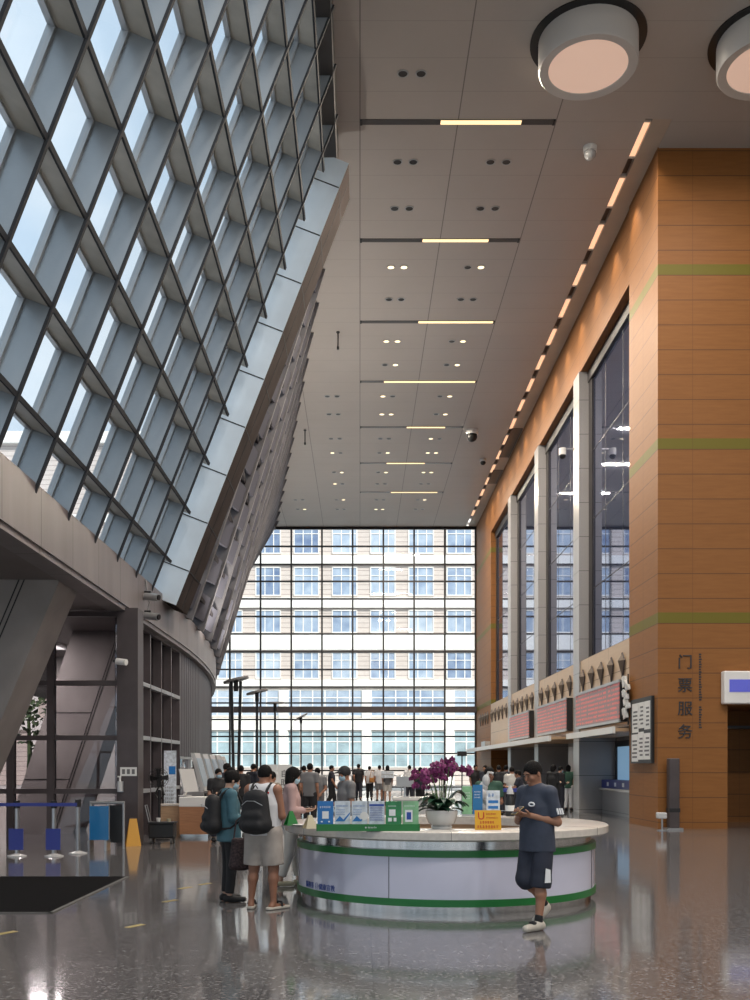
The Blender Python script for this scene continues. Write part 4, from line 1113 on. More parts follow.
# yellow sign
t = thing('yellow_sign', 'yellow card sign with a red letter U on the counter', 'sign', on_counter(488, 11.05))
MB().hexa([(-.145,-.02,0),(.145,-.02,0),(.145,-.008,0),(-.145,-.008,0),(-.145,.02,.215),(.145,.02,.215),(.145,.032,.215),(-.145,.032,.215)]).build('card', M['yellow'], t)
MB().box(-.145,.145,-.01,.08,0,.006).build('foot', M['yellow'], t)
def tilt(mb):
    mb.v = [(x, y-.0205+z*.186, z) for x, y, z in mb.v]; return mb
tilt(text_on_front('U', .115, -.075, 0, .115, .003)).build('letter', M['ink_red'], t)
g = MB(); glyph_row(g, -.02, .10, 0, .165, .02, 1, .002); glyph_row(g, -.02, .12, 0, .125, .016, 2, .002); glyph_row(g, -.09, .09, 0, .068, .030, 3, .002); glyph_row(g, -.125, .125, 0, .018, .034, 4, .002)
tilt(g).build('print', M['ink_red'], t)
# acrylic holders on the far side of the counter
def far_c(px, Y): return ((px-360)*Y/1000, Y, TOPZ)
for px, mt, h, lab in ((467, 'green_light', .42, 'greenish leaflet holder behind the orchid leaves'), (477.5, 'blue_acr', .44, 'blue leaflet holder between orchid and white poster')):
    t = thing('leaflet_holder', lab, 'holder', far_c(px, 14.3), 0, 'leaflet holders on the far side of the counter')
    MB().box(-.07,.07,-.02,.0,0,h).build('sheet', M[mt], t); MB().box(-.075,.075,-.05,.03,0,.02).build('foot', M['frame_al'], t); g = MB()
    for k in range(3): glyph_row(g, -.05, .05, -.02, h*.75-.04*k, .02, k, .002)
    g.build('print', M['ink_white'], t)
t = thing('poster_holder', 'white and blue poster holder standing behind the yellow sign', 'holder', far_c(493, 14.25))
MB().box(-.095,.095,-.02,0,.02,.36).build('sheet', M['card_white'], t); MB().box(-.10,.10,-.05,.04,0,.02).build('foot', M['frame_al'], t); g = MB(); g.box(-.07,.07,-.023,-.02,.18,.22); g.box(-.07,.07,-.023,-.02,.10,.14); glyph_row(g,-.07,.04,-.02,.27,.05,3,.002); g.build('print', M['blue_card'], t)
t = thing('plastic_bag', 'crumpled white plastic bag on the far side of the counter', 'bag', far_c(485, 14.4))
m = MB()
for k in range(5): m.ball((ro.uniform(-.05,.05), ro.uniform(-.03,.03), .10+.10*k), (.09-.008*k, .05, .09), 9, 6)
m.build('bag_body', M['ceramic'], t); MB().tube([(0,0,.5),(.05,0,.62),(.12,0,.6)], .02, 6).build('handle', M['ceramic'], t)
t = thing('pump_bottle', 'dark bottle with white cap on the counter behind the phone', 'bottle', far_c(510, 14.2))
MB().lathe([(0,0),(.06,0),(.066,.02),(.066,.18),(.05,.26),(.028,.30),(.028,.32),(0,.32)], 28).build('bottle_body', M['black'], t, smooth=True)
MB().lathe([(0,.31),(.05,.31),(.045,.36),(.025,.41),(.018,.44),(0,.44)], 24).build('cap', M['ceramic'], t, smooth=True); MB().ring(.06,.068,.07,.15,28).build('label', M['paper'], t)
# a chair with blue back inside the queue, railing in front of the ticket passage
t = thing('queue_barrier', 'blue-topped queue barrier standing behind the counter', 'barrier', ((507-360)*.024, 24.0, 0))
for x in (-1.0, -.3, .4, 1.1): MB().cyl((x,0,0),(x,0,1.0),.03).build('post', M['steel'], t)
for z in (.55, .3): MB().bar((-1.0,0,z),(1.1,0,z),.02,.02).build('rail', M['steel'], t)
MB().box(-1.05,1.15,-.05,.05,1.0,1.09).build('blue_rail', M['blue_deep'], t)

# ================================================================== PEOPLE
def smin(a, b, k):
    if k <= 0: return np.minimum(a, b)
    h = np.clip(.5+.5*(b-a)/k, 0, 1); return b+(a-b)*h-k*h*(1-h)
class SDF:
    """smooth union of tapered limbs and ellipsoids, turned into one skin"""
    def __init__(s): s.p = []
    def cone(s, a, b, r0, r1, k=.02, ys=1.0, cuts=()): s.p.append(('c', np.array(a, float), np.array(b, float), r0, r1, k, ys, cuts)); return s
    def ell(s, c, r, k=.02, rot=None, cuts=()): s.p.append(('e', np.array(c, float), np.array(r, float), rot, 0, k, 1, cuts)); return s
    def mesh(s, h, cuts=(), sub=()):
        lo = np.full(3, 1e9); hi = -lo; bb = []
        for q in s.p:
            if q[0] == 'c':
                r = max(q[3], q[4]); l = np.minimum(q[1], q[2])-r; u = np.maximum(q[1], q[2])+r
            else:
                r = q[2].max(); l = q[1]-r; u = q[1]+r
            bb.append((l, u)); lo = np.minimum(lo, l); hi = np.maximum(hi, u)
        lo = lo-3*h; n = np.ceil((hi-lo+3*h)/h).astype(int)+1
        F = np.full(n, .5, np.float32)
        ax = [lo[i]+h*np.arange(n[i]) for i in range(3)]
        for q, (l, u) in zip(s.p, bb):
            mg = q[5]+3*h
            a = np.maximum(0, np.floor((l-mg-lo)/h).astype(int)); b = np.minimum(n, np.ceil((u+mg-lo)/h).astype(int)+1)
            X, Y, Z = np.meshgrid(*[ax[i][a[i]:b[i]] for i in range(3)], indexing='ij')
            if q[0] == 'c':
                A, B, r0, r1, k, ys = q[1], q[2], q[3], q[4], q[5], q[6]
                y_ = (Y-A[1])/ys; d = B-A; dy = d[1]/ys; L2 = d[0]**2+dy**2+d[2]**2+1e-9
                t = np.clip(((X-A[0])*d[0]+y_*dy+(Z-A[2])*d[2])/L2, 0, 1)
                D = np.sqrt((X-A[0]-t*d[0])**2+(y_-t*dy)**2+(Z-A[2]-t*d[2])**2)-(r0+(r1-r0)*t)
                if ys < 1: D = D*(ys*.5+.5)
            else:
                P = np.stack((X-q[1][0], Y-q[1][1], Z-q[1][2]), -1)
                if q[3] is not None: P = P@np.array(q[3])       # rot: columns are the local axes
                kk = np.sqrt(((P/q[2])**2).sum(-1)); k2 = np.sqrt(((P/q[2]**2)**2).sum(-1))+1e-9
                D = kk*(kk-1)/k2; k = q[5]
            for pt, nn in q[7]:
                D = np.maximum(D, (X-pt[0])*nn[0]+(Y-pt[1])*nn[1]+(Z-pt[2])*nn[2])
            sl = tuple(slice(a[i], b[i]) for i in range(3))
            F[sl] = smin(F[sl], D.astype(np.float32), k)
        if cuts:
            X, Y, Z = np.meshgrid(*ax, indexing='ij', sparse=True)
            for q in cuts:
                if len(q) == 2: pt, nn = q; F = np.maximum(F, ((X-pt[0])*nn[0]+(Y-pt[1])*nn[1]+(Z-pt[2])*nn[2]).astype(np.float32))
                else:
                    c, r, R_ = q; p = [X-c[0], Y-c[1], Z-c[2]]
                    L = [p[0]*R_[0][i]+p[1]*R_[1][i]+p[2]*R_[2][i] for i in range(3)]
                    kk = np.sqrt(sum((L[i]/r[i])**2 for i in range(3)))
                    F = np.maximum(F, ((1-kk)*min(r)).astype(np.float32))
        return nets(F, lo, h)
def nets(F, lo, h):
    n = np.array(F.shape); ins = F < 0
    c = [ins[i:n[0]-1+i, j:n[1]-1+j, k:n[2]-1+k] for i in (0,1) for j in (0,1) for k in (0,1)]
    tot = sum(x.astype(np.int8) for x in c); act = (tot > 0) & (tot < 8)
    idx = -np.ones(act.shape, int); I = np.argwhere(act); idx[act] = np.arange(len(I))
    V = np.zeros((len(I), 3)); cnt = np.zeros(len(I))
    offs = [(i,j,k) for i in (0,1) for j in (0,1) for k in (0,1)]
    for a in offs:
        for ax in range(3):
            if a[ax]: continue
            b = list(a); b[ax] = 1
            fa = F[I[:,0]+a[0], I[:,1]+a[1], I[:,2]+a[2]]; fb = F[I[:,0]+b[0], I[:,1]+b[1], I[:,2]+b[2]]
            cr_ = (fa < 0) != (fb < 0); t = np.where(cr_, fa/(fa-fb+1e-12), 0)
            p = np.array(a, float)[None]+np.zeros((len(I),3)); p[:,ax] += t
            V += np.where(cr_[:,None], p, 0); cnt += cr_
    V = lo+(I+V/np.maximum(cnt,1)[:,None])*h
    Q = []
    for ax in range(3):
        o1, o2 = [(1,2),(2,0),(0,1)][ax]
        sl0 = [slice(None)]*3; sl1 = [slice(None)]*3; sl0[ax] = slice(0,-1); sl1[ax] = slice(1,None)
        e = ins[tuple(sl0)] != ins[tuple(sl1)]; E = np.argwhere(e)
        E = E[(E[:,o1] > 0) & (E[:,o2] > 0) & (E[:,o1] < n[o1]-1) & (E[:,o2] < n[o2]-1)]
        flip = ins[tuple(E.T)]
        def g(d1, d2):
            K = E.copy(); K[:,o1] -= d1; K[:,o2] -= d2; return idx[K[:,0],K[:,1],K[:,2]]
        q = np.stack((g(1,1), g(0,1), g(0,0), g(1,0)), 1); q[~flip] = q[~flip][:,::-1]; Q.append(q)
    Q = np.concatenate(Q); Q = Q[(Q >= 0).all(1)]
    return V, Q
def skin_obj(name, VQ, mat, parent=None, smooth_it=1):
    V, Q = VQ; me = bpy.data.meshes.new(name)
    for _ in range(smooth_it):
        acc = np.zeros_like(V); cn = np.zeros(len(V))
        for i in range(4):
            a, b = Q[:,i], Q[:,(i+1)%4]
            np.add.at(acc, a, V[b]); np.add.at(cn, a, 1); np.add.at(acc, b, V[a]); np.add.at(cn, b, 1)
        V = V*.5+acc/np.maximum(cn,1)[:,None]*.5
    me.vertices.add(len(V)); me.vertices.foreach_set('co', V.astype(np.float32).ravel())
    me.loops.add(len(Q)*4); me.loops.foreach_set('vertex_index', Q.astype(np.int32).ravel())
    me.polygons.add(len(Q)); me.polygons.foreach_set('loop_start', np.arange(0, len(Q)*4, 4, dtype=np.int32))
    me.update(calc_edges=True); me.validate()
    me.polygons.foreach_set('use_smooth', [True]*len(me.polygons))
    me.materials.append(mat)
    o = bpy.data.objects.new(name, me); C.objects.link(o)
    if parent: o.parent = parent
    return o
def V3(*a): return np.array(a, float)
def nrm(v): return v/(np.linalg.norm(v)+1e-9)
def rot_head(pitch, yaw, roll=0):
    return np.array((Matrix.Rotation(yaw,3,'Z')@Matrix.Rotation(pitch,3,'X')@Matrix.Rotation(roll,3,'Y')))   # columns: local x,y,z; face looks along -y
STAND = dict(pelvis=(0,0,.94), chest=(0,0,1.24), neck=(0,.015,1.43), head=(0,-.015,1.575), pitch=0, yaw=0,
    shL=(.175,.01,1.39), elL=(.215,.04,1.10), wrL=(.205,-.04,.86), shR=(-.175,.01,1.39), elR=(-.215,.04,1.10), wrR=(-.205,-.04,.86),
    hipL=(.09,0,.91), knL=(.10,-.015,.50), anL=(.105,.02,.085), hipR=(-.09,0,.91), knR=(-.10,-.015,.50), anR=(-.105,.02,.085),
    toeL=(.13,-.13,.03), toeR=(-.13,-.13,.03), curl=.5, palmL=None, palmR=None, thick=1.0, w=1.0)
def hand(S_, wr, el, curl, palm, side, fr=.0085):
    """palm, four fingers with knuckle bends and a thumb from the side of the palm"""
    d = nrm(wr-el) if palm is None or len(palm) < 2 else nrm(V3(*palm[1]))
    n = V3(-side*1.0, -.2, -.1) if palm is None else V3(*palm[0])        # direction the palm faces
    n = nrm(n-d*np.dot(n, d)); s = np.cross(d, n)*1.0                     # across the palm
    if palm is None: s = s
    c = wr+d*.05
    R_ = np.stack((s, d, n), 1)
    S_.cone(wr, wr+d*.02, .026, .026, .012)
    S_.ell(c, (.040,.052,.017), .012, R_)
    for i, L in enumerate((.072,.082,.077,.060)):
        o = c+d*.042+s*(-.029+.0195*i)
        a = curl*(1+.08*i); p1 = o+(d*math.cos(a*.7)+n*math.sin(a*.7))*L*.5
        b = a*1.7; p2 = p1+(d*math.cos(b)+n*math.sin(b))*L*.32; e = a*2.3; p3 = p2+(d*math.cos(e)+n*math.sin(e))*L*.22
        S_.cone(o-d*.012, p1, fr*1.08, fr, .005).cone(p1, p2, fr, fr*.92, .004).cone(p2, p3, fr*.92, fr*.8, .004)
    tb = wr+d*.028-s*.030; t1 = tb+(-s*.75+d*.6+n*.35)*.034; t2 = t1+(d*.9+n*.55-s*.1)*.028
    S_.cone(tb, t1, fr*1.35, fr*1.1, .008).cone(t1, t2, fr*1.1, fr*.9, .005)
def body_sdf(P, shoes_only=False, fr=.0085):
    J = {k: (V3(*v) if isinstance(v, tuple) and len(v) == 3 and k not in ('palmL','palmR') else v) for k, v in P.items()}
    B = SDF(); t = J['thick']; pe, ch, ne = J['pelvis'], J['chest'], J['neck']; wa = pe*.55+ch*.45
    B.cone(pe, wa, .155*t, .135*t, .05, .70).cone(wa, ch, .135*t, .155*t, .05, .70).cone(ch, ch*.4+ne*.6, .158*t, .10, .05, .68)
    for s_ in 'LR':
        sh, el, wr = J['sh'+s_], J['el'+s_], J['wr'+s_]
        B.cone(ne*.5+ch*.5+V3(0,0,.06), sh, .07, .058*t, .05).cone(sh, el, .053*t, .041*t, .025).cone(el, el*.6+wr*.4, .041*t, .038*t, .02).cone(el*.6+wr*.4, wr, .038*t, .026, .02)
        hand(B, wr, el, J['curl'], J['palm'+s_], 1 if s_ == 'L' else -1, fr)
        hp, kn, an, to = J['hip'+s_], J['kn'+s_], J['an'+s_], J['toe'+s_]
        cf = kn*.68+an*.32+nrm(np.cross(np.cross(an-kn, an-to), an-kn))*0
        B.cone(hp, kn, .088*t, .056*t, .04).cone(kn, cf, .053*t, .055*t, .03).cone(cf+V3(0,.012,0), an, .052*t, .033, .03)
        he = an+(an-to)*.22; he[2] = max(.035, an[2]-.05); B.cone(he, to, .036, .028, .02).cone(an, he, .033, .034, .02)
    hd = J['head']; R = rot_head(J['pitch'], J['yaw']); H = lambda x, y, z: hd+R@V3(x, y, z)
    B.cone(ne-V3(0,0,.05), H(0,.02,-.06), .056*t, .05, .03)
    B.ell(H(0,.012,.025), (.074,.092,.092), .02, R).ell(H(0,-.022,-.04), (.056,.062,.066), .03, R).ell(H(0,-.052,-.085), (.030,.026,.022), .02, R)
    B.cone(H(0,-.083,.022), H(0,-.103,-.022), .007, .011, .008)                       # nose
    B.ell(H(0,-.079,.036), (.044,.009,.008), .012, R)                                  # brow
    B.ell(H(0,-.086,-.052), (.022,.010,.006), .006, R).ell(H(0,-.084,-.063), (.019,.010,.006), .006, R)
    for sg in (1, -1):
        B.ell(H(sg*.076,.012,-.005), (.010,.019,.032), .006, R)
        B.ell(H(sg*.040,-.060,-.018), (.022,.020,.022), .015, R)
    return B, J, H, R
def hair_short(J, H, R, full=False, back=0, fringe=.055, r=1.0):
    B = SDF(); B.ell(H(0,.016,.030), (.082*r,.101*r,.101*r), .01, R)
    carve = (H(0,-.125,-.02), (.090,.085,.050+fringe*.65), R)
    low = (H(0,0,-.018-back), R@nrm(V3(0,-.42,-.9))) if not full else (H(0,.06,-.05-back), R@V3(0,0,-1.0))
    cuts = [low, carve]
    return B, cuts
def shirt_sdf(J, hem, sleeve=.62, loose=1.0, flare=.02, infl=.018):
    t = J['thick']; pe, ch, ne = J['pelvis'], J['chest'], J['neck']; B = SDF()
    lowp = V3(pe[0], pe[1], hem-.02); 
    B.cone(lowp, ch, (.160+flare)*t*loose, (.165+infl)*t*loose, .05, .74, cuts=((V3(0,0,hem), V3(0,0,-1)),)).cone(ch, ch*.46+ne*.54, (.165+infl)*t, .10, .05, .72)
    for s_ in 'LR':
        sh, el, wr = J['sh'+s_], J['el'+s_], J['wr'+s_]
        if sleeve < .2: B.cone(ne*.5+ch*.5+V3(0,0,.05), sh*.72+ne*.28, .08, .062*t, .05)
        elif sleeve <= 1: e = sh+(el-sh)*sleeve; B.cone(ne*.5+ch*.5+V3(0,0,.06), sh, .08, .072*t, .05); d = nrm(el-sh); B.cone(sh, e+d*.05, .070*t*loose, (.066 if sleeve > .3 else .05)*t*loose, .03, cuts=((e, d),))
        else:
            e = el+(wr-el)*(sleeve-1); d = nrm(wr-el); B.cone(ne*.5+ch*.5+V3(0,0,.06), sh, .08, .07*t, .05); B.cone(sh, el, .068*t*loose, .056*t*loose, .03); B.cone(el, e+d*.03, .056*t*loose, .044*t*loose, .02, cuts=((e, d),))
    return B, ()
def legs_sdf(J, top, low, r_top=.108, r_low=.085, skirt=0):
    """shorts or trousers: low<=1 ends on the thigh, low>1 ends on the shin"""
    t = J['thick']; B = SDF(); pe = J['pelvis']
    B.cone(V3(pe[0],pe[1],top), pe-V3(0,0,.04), .158*t, .172*t, .05, .76, cuts=((V3(0,0,top), V3(0,0,1)),))
    for s_ in 'LR':
        hp, kn, an = J['hip'+s_], J['kn'+s_], J['an'+s_]
        if low <= 1: e = hp+(kn-hp)*low; d = nrm(kn-hp); B.cone(hp, e+d*.05, r_top*t, r_low*t, .03, cuts=((e, d),))
        else:
            e = kn+(an-kn)*(low-1); d = nrm(an-kn); rk = r_low+(r_top-r_low)*.35
            cu_ = ((e, d),) if low < 1.4 else ()
            B.cone(hp, kn, r_top*t, rk*t, .03, cuts=cu_).cone(kn, e+d*.04, rk*t, r_low*t, .025, cuts=((e, d),))
    return B, ()
def shoe_sdf(J, s_, hi=.0):
    an, to = J['an'+s_], J['toe'+s_]; B = SDF(); he = an+(an-to)*V3(.25,.25,0); he = V3(he[0], he[1], max(.045, an[2]-.045))
    tz = max(.035, to[2]); tt = V3(to[0], to[1], tz)+nrm(V3(*(to-an)[:2],0))*.03
    B.cone(he, tt, .046, .038, .02).cone(an-V3(0,0,.02), he*.6+tt*.4, .044, .04, .03)
    return B
def scaled_parent(name, label, loc, rz, s, group=None, cat='person'):
    t = thing(name, label, cat, loc, rz, group); t.scale = (s, s, s); return t
def face_bits(t, J, H, R, eyes=True, mask=False, closed=False):
    if eyes:
        for sg in (1, -1):
            c = H(sg*.030, -.082, .010); m = MB().ball(c, (.011, .006, .005), 8, 6); m.build('eye', M['ink'] if closed else M['cloth_white'], t)
            if not closed: MB().ball(c-R@V3(0,.004,0), (.005,.004,.005), 8, 6).build('iris', M['ink'], t)
            a, b = H(sg*.014,-.094,.034), H(sg*.048,-.080,.034); MB().tube([a, (np.array(a)+np.array(b))/2+R@V3(0,-.003,.005), b], [.003,.004,.002], 6).build('eyebrow', M['hair'], t)
    if mask:
        B = SDF(); B.ell(H(0,-.030,-.045), (.068,.074,.064), .01, R)
        skin_obj('face_mask', B.mesh(.007, ((H(0,-.02,.004), R@V3(0,.15,1)), (H(0,-.028,0), R@V3(0,1,.1)))), M['mask'], t)
        for sg in (1,-1): MB().tube([H(sg*.060,-.05,-.02), H(sg*.080,-.01,.005), H(sg*.083,.02,-.0)], .002, 5).build('ear_loop', M['mask'], t)
    else:
        m = MB().ball(H(0,-.0935,-.057), (.018,.004,.004), 8, 6); m.build('mouth', pm('lips', (.30,.10,.075), .5), t)

# ---- the man with the phone
P = dict(STAND, pelvis=(0,0,.93), chest=(0,-.01,1.22), neck=(0,-.02,1.385), head=(0,-.065,1.53), pitch=.42, yaw=-.10,
    shL=(.172,-.005,1.345), elL=(.222,.05,1.06), wrL=(.075,-.165,1.125), shR=(-.172,-.005,1.345), elR=(-.225,-.03,1.06), wrR=(-.055,-.20,1.125),
    hipL=(.09,0,.89), knL=(.10,-.05,.48), anL=(.11,-.10,.085), toeL=(.125,-.26,.03),
    hipR=(-.09,0,.89), knR=(-.085,-.075,.49), anR=(-.105,.22,.215), toeR=(-.115,.13,.05), curl=.62,
    palmL=((-.5,-.1,.9), (-.55,-.85,.15)), palmR=((.5,-.1,.9), (.5,-.85,.1)), thick=.98)
man = thing('person', 'man in navy t-shirt and long navy shorts looking down at a phone', 'person', (1.76, 9.93, 0), -.93)
B, J, H, R = body_sdf(P)
skin_obj('body', B.mesh(.006), M['skin'], man)
hb, hc = hair_short(J, H, R, fringe=.082, back=-.012); skin_obj('hair', hb.mesh(.006, hc), M['hair'], man)
face_bits(man, J, H, R, closed=True)
B, _ = shirt_sdf(J, .765, .80, 1.02, .045); sh = skin_obj('t_shirt', B.mesh(.008), M['navy'], man)
# sleeve stripes and chest badge
sl, el_ = J['shL'], J['elL']; d = nrm(el_-sl); out = nrm(np.cross(d, V3(0,-1,.0))); out = out if out[0] > 0 else -out
for q in (-.032, 0, .032):
    c = sl+d*.165+out*.066+V3(0,q,0); MB().bar(c, c+d*.06, .018, .012, tuple(out)).build('sleeve_stripe', M['ink_white'], sh)
m = MB(); c = Vector((.075,-.160,1.235)); m.tube([c+Vector((.030*math.cos(2*PI*k/16),.006*math.cos(2*PI*k/16),.017*math.sin(2*PI*k/16))) for k in range(17)], .008, 6); m.build('chest_badge', M['ink_white'], sh)
B, _ = legs_sdf(J, .98, 1.16, .104, .098); so = skin_obj('shorts', B.mesh(.008), M['navy_short'], man)
MB().hexa([(.205,-.115,.475),(.215,-.045,.475),(.222,-.045,.475),(.212,-.115,.475),(.205,-.10,.615),(.215,-.05,.60),(.222,-.05,.60),(.212,-.10,.615)]).build('white_patch', M['ink_white'], so)
for s_ in 'LR':
    w = skin_obj('shoe', shoe_sdf(J, s_).mesh(.006, ((V3(0,0,.004), V3(0,0,-1)),)), M['shoe_white'], man)
    an, to = J['an'+s_], J['toe'+s_]
    skin_obj('sock', SDF().cone(an-V3(0,0,.02), an+nrm(J['kn'+s_]-an)*.05, .044, .040, .01).mesh(.006), M['cloth_black'], man)
    f = nrm(to-an); mid = an*.45+to*.55; 
    MB().ball(mid+V3(0,0,.030), (.043,.035,.018), 10, 7).build('shoe_tongue', M['cloth_black'], w)
ph = thing('phone', 'yellow-cased phone held by the man in navy', 'phone', (0,0,0))
Rw = Matrix.Rotation(-.93, 4, 'Z'); pw = Matrix.Translation(man.location)@Rw@Vector((.005,-.283,1.176))
ph.location = pw; ph.rotation_euler = (.55, 0, -.93)
MB().box(-.034,.034,-.070,.070,-.004,.004).build('case', pm('ochre_case', (.30,.21,.07), .4), ph, bevel=.003); MB().box(-.030,.030,-.065,.065,.004,.0055).build('screen', M['ink'], ph)

# ---- generic dressed person
def rucksack(label, owner_loc, rz, s, J, mat='cloth_black', w=.17):
    t = scaled_parent('rucksack', label, owner_loc, rz, s, None, 'bag')
    ch = J['chest']; B = SDF(); y = ch[1]+.22
    B.cone((ch[0]-w*.5,y,ch[2]-.24), (ch[0]+w*.5,y,ch[2]-.24), .10, .10, .04).cone((ch[0]-w*.5,y,ch[2]-.24), (ch[0]-w*.36,y-.01,ch[2]+.06), .10, .085, .04).cone((ch[0]+w*.5,y,ch[2]-.24), (ch[0]+w*.36,y-.01,ch[2]+.06), .10, .085, .04).cone((ch[0],y,ch[2]-.25), (ch[0],y-.01,ch[2]+.07), .11, .09, .04).cone((ch[0]-w*.38,y+.075,ch[2]-.25), (ch[0]+w*.38,y+.075,ch[2]-.25), .07, .07, .02).cone((ch[0]-w*.36,y+.07,ch[2]-.14), (ch[0]+w*.36,y+.07,ch[2]-.14), .055, .055, .03)
    skin_obj('bag_body', B.mesh(.012), M[mat], t, 2)
    for sg in (1, -1):
        MB().tube([(ch[0]+sg*.08,y-.07,ch[2]+.06),(ch[0]+sg*.10,ch[1]+.11,ch[2]+.165),(ch[0]+sg*.11,ch[1]+.03,ch[2]+.225),(ch[0]+sg*.12,ch[1]-.08,ch[2]+.18),(ch[0]+sg*.14,ch[1]-.16,ch[2]),(ch[0]+sg*.19,ch[1]-.09,ch[2]-.18),(ch[0]+sg*.19,ch[1]+.03,ch[2]-.27),(ch[0]+sg*.12,y-.06,ch[2]-.29)], .017, 8).build('strap', M[mat], t)
    MB().tube([(ch[0]-.03,y,ch[2]+.17),(ch[0],y,ch[2]+.21),(ch[0]+.03,y,ch[2]+.17)], .008, 6).build('grab_handle', M[mat], t)
    MB().tube([(ch[0]-w*.7,y+.09,ch[2]-.02),(ch[0]-.05,y+.135,ch[2]+.03),(ch[0]+.05,y+.135,ch[2]+.03),(ch[0]+w*.7,y+.09,ch[2]-.02)], .004, 5).build('zip', M['frame_al'], t)
    return t

# couple: woman in teal
HOLD = dict(elL=(.215,.0,1.09), wrL=(.10,-.23,1.08), elR=(-.215,.0,1.09), wrR=(-.10,-.23,1.08), palmL=((-.4,-.1,.9),(-.4,-.9,.1)), palmR=((.4,-.1,.9),(.4,-.9,.1)))
P = dict(STAND, **HOLD); P.update(head=(0,-.05,1.56), pitch=.38, thick=.94, chest=(0,.0,1.23))
loc = (-1.56, 11.9, 0); rz = 1.95; s = .92
wo_ = scaled_parent('person', 'woman in teal jacket and black leggings with hair in a bun', loc, rz, s)
B, J, H, R = body_sdf(P); skin_obj('body', B.mesh(.009), M['skin_pale'], wo_)
hb, hc = hair_short(J, H, R, full=False, back=.01, r=1.06); hb.ell(H(0,.10,.055), (.042,.042,.045), .015); skin_obj('hair', hb.mesh(.009, hc), M['hair'], wo_)
face_bits(wo_, J, H, R, mask=True)
B, _ = shirt_sdf(J, .78, 1.55, 1.08, .05); skin_obj('jacket', B.mesh(.011), M['teal'], wo_)
B, _ = legs_sdf(J, .98, 1.92, .102, .060); skin_obj('leggings', B.mesh(.010), M['cloth_black'], wo_)
for s_ in 'LR': skin_obj('shoe', shoe_sdf(J, s_).mesh(.009, ((V3(0,0,.004), V3(0,0,-1)),)), M['cloth_black'], wo_)
rucksack('dark rucksack on the back of the woman in teal', loc, rz, s, J)
t = scaled_parent('tote_bag', 'dark printed tote bag hanging between the couple', (-1.37, 11.55, .0), .35, .9, None, 'bag')
skin_obj('bag_body', SDF().cone((-.11,0,.52), (.11,0,.52), .05, .05, .03).cone((-.11,0,.52), (-.10,0,.84), .05, .03, .03).cone((.11,0,.52), (.10,0,.84), .05, .03, .03).cone((0,0,.52), (0,0,.83), .06, .035, .06).cone((-.05,0,.53), (-.05,0,.83), .058, .034, .05).cone((.05,0,.53), (.05,0,.83), .058, .034, .05).mesh(.011), M['cloth_dots'], t); MB().tube([(-.10,0,.86),(-.07,.0,1.08),(.0,.03,1.14),(.07,.0,1.08),(.10,0,.86)], .010, 6).build('handle', M['cloth_dots'], t)
# couple: man in white
P = dict(STAND, elL=(.235,-.01,1.09), wrL=(.16,-.22,1.05), elR=(-.235,.0,1.09), wrR=(-.13,-.21,1.08), palmL=((-.5,-.1,.85),(-.3,-.9,.1)), palmR=((.5,-.1,.85),(.3,-.9,.1)),
    knL=(.125,-.01,.48), anL=(.15,.02,.085), toeL=(.20,-.12,.03), knR=(-.125,-.01,.48), anR=(-.14,.03,.085), toeR=(-.20,-.11,.03), head=(0,-.045,1.555), pitch=.35, thick=1.08, hipL=(.095,0,.9), hipR=(-.095,0,.9))
loc = (-1.09, 11.3, 0); rz = 2.80; s = .965
mw = scaled_parent('person', 'man in white sleeveless shirt and beige shorts seen from behind', loc, rz, s)
B, J, H, R = body_sdf(P); skin_obj('body', B.mesh(.008), M['skin_tan'], mw)
hb, hc = hair_short(J, H, R, back=-.005); skin_obj('hair', hb.mesh(.008, hc), M['hair'], mw); face_bits(mw, J, H, R)
B, _ = shirt_sdf(J, .86, .12, 1.04, .03); wsh = skin_obj('sleeveless_shirt', B.mesh(.010), M['cloth_white'], mw)
MB().ball((-.115, .118, 1.36), (.014,.008,.013), 10, 7).build('red_dot', M['ink_red'], wsh)
B, _ = legs_sdf(J, 1.0, .92, .125, .118); skin_obj('shorts', B.mesh(.010), M['cloth_beige'], mw)
for s_ in 'LR':
    an, to = J['an'+s_], J['toe'+s_]; f = nrm(V3(*(to-an)[:2], 0)); Bs = SDF().cone(an-f*.06-V3(0,0,.072), to+f*.045-V3(0,0,.015), .046, .05, .01)
    w = skin_obj('slipper', Bs.mesh(.008, ((V3(0,0,.003), V3(0,0,-1)), (V3(0,0,.034), V3(0,0,1)))), M['shoe_white'], mw)
    sd = np.cross(f, V3(0,0,1)); c = an*.35+to*.65; MB().tube([c+sd*.05-V3(0,0,.015), c+sd*.03+V3(0,0,.035), c-sd*.03+V3(0,0,.035), c-sd*.05-V3(0,0,.015)], .014, 7).build('strap', M['cloth_black'], w)
rucksack('large black rucksack on the man in white', loc, rz, s, J, w=.185)
# woman in pink
P = dict(STAND, **HOLD); P.update(head=(0,-.035,1.565), pitch=.22, yaw=.1, thick=.93, knL=(.09,-.06,.5), anL=(.085,-.12,.085), toeL=(.10,-.27,.03), knR=(-.09,.03,.49), anR=(-.09,.16,.10), toeR=(-.10,.02,.03))
loc = (-.93, 13.5, 0); rz = 1.72; s = .94
pk = scaled_parent('person', 'masked woman in dusty pink blouse and cream trousers reaching the counter', loc, rz, s)
B, J, H, R = body_sdf(P); skin_obj('body', B.mesh(.009), M['skin_pale'], pk)
hb, hc = hair_short(J, H, R, full=True, back=.10, fringe=.06, r=1.1); hb.ell(H(0,.045,-.06), (.088,.07,.10), .03, R); skin_obj('hair', hb.mesh(.009, [hc[0], (H(0,-.13,-.05), (.078,.12,.115), R)]), M['hair'], pk)
face_bits(pk, J, H, R, mask=True)
B, _ = shirt_sdf(J, .86, 1.8, 1.06, .03); skin_obj('blouse', B.mesh(.010), M['cloth_pink'], pk)
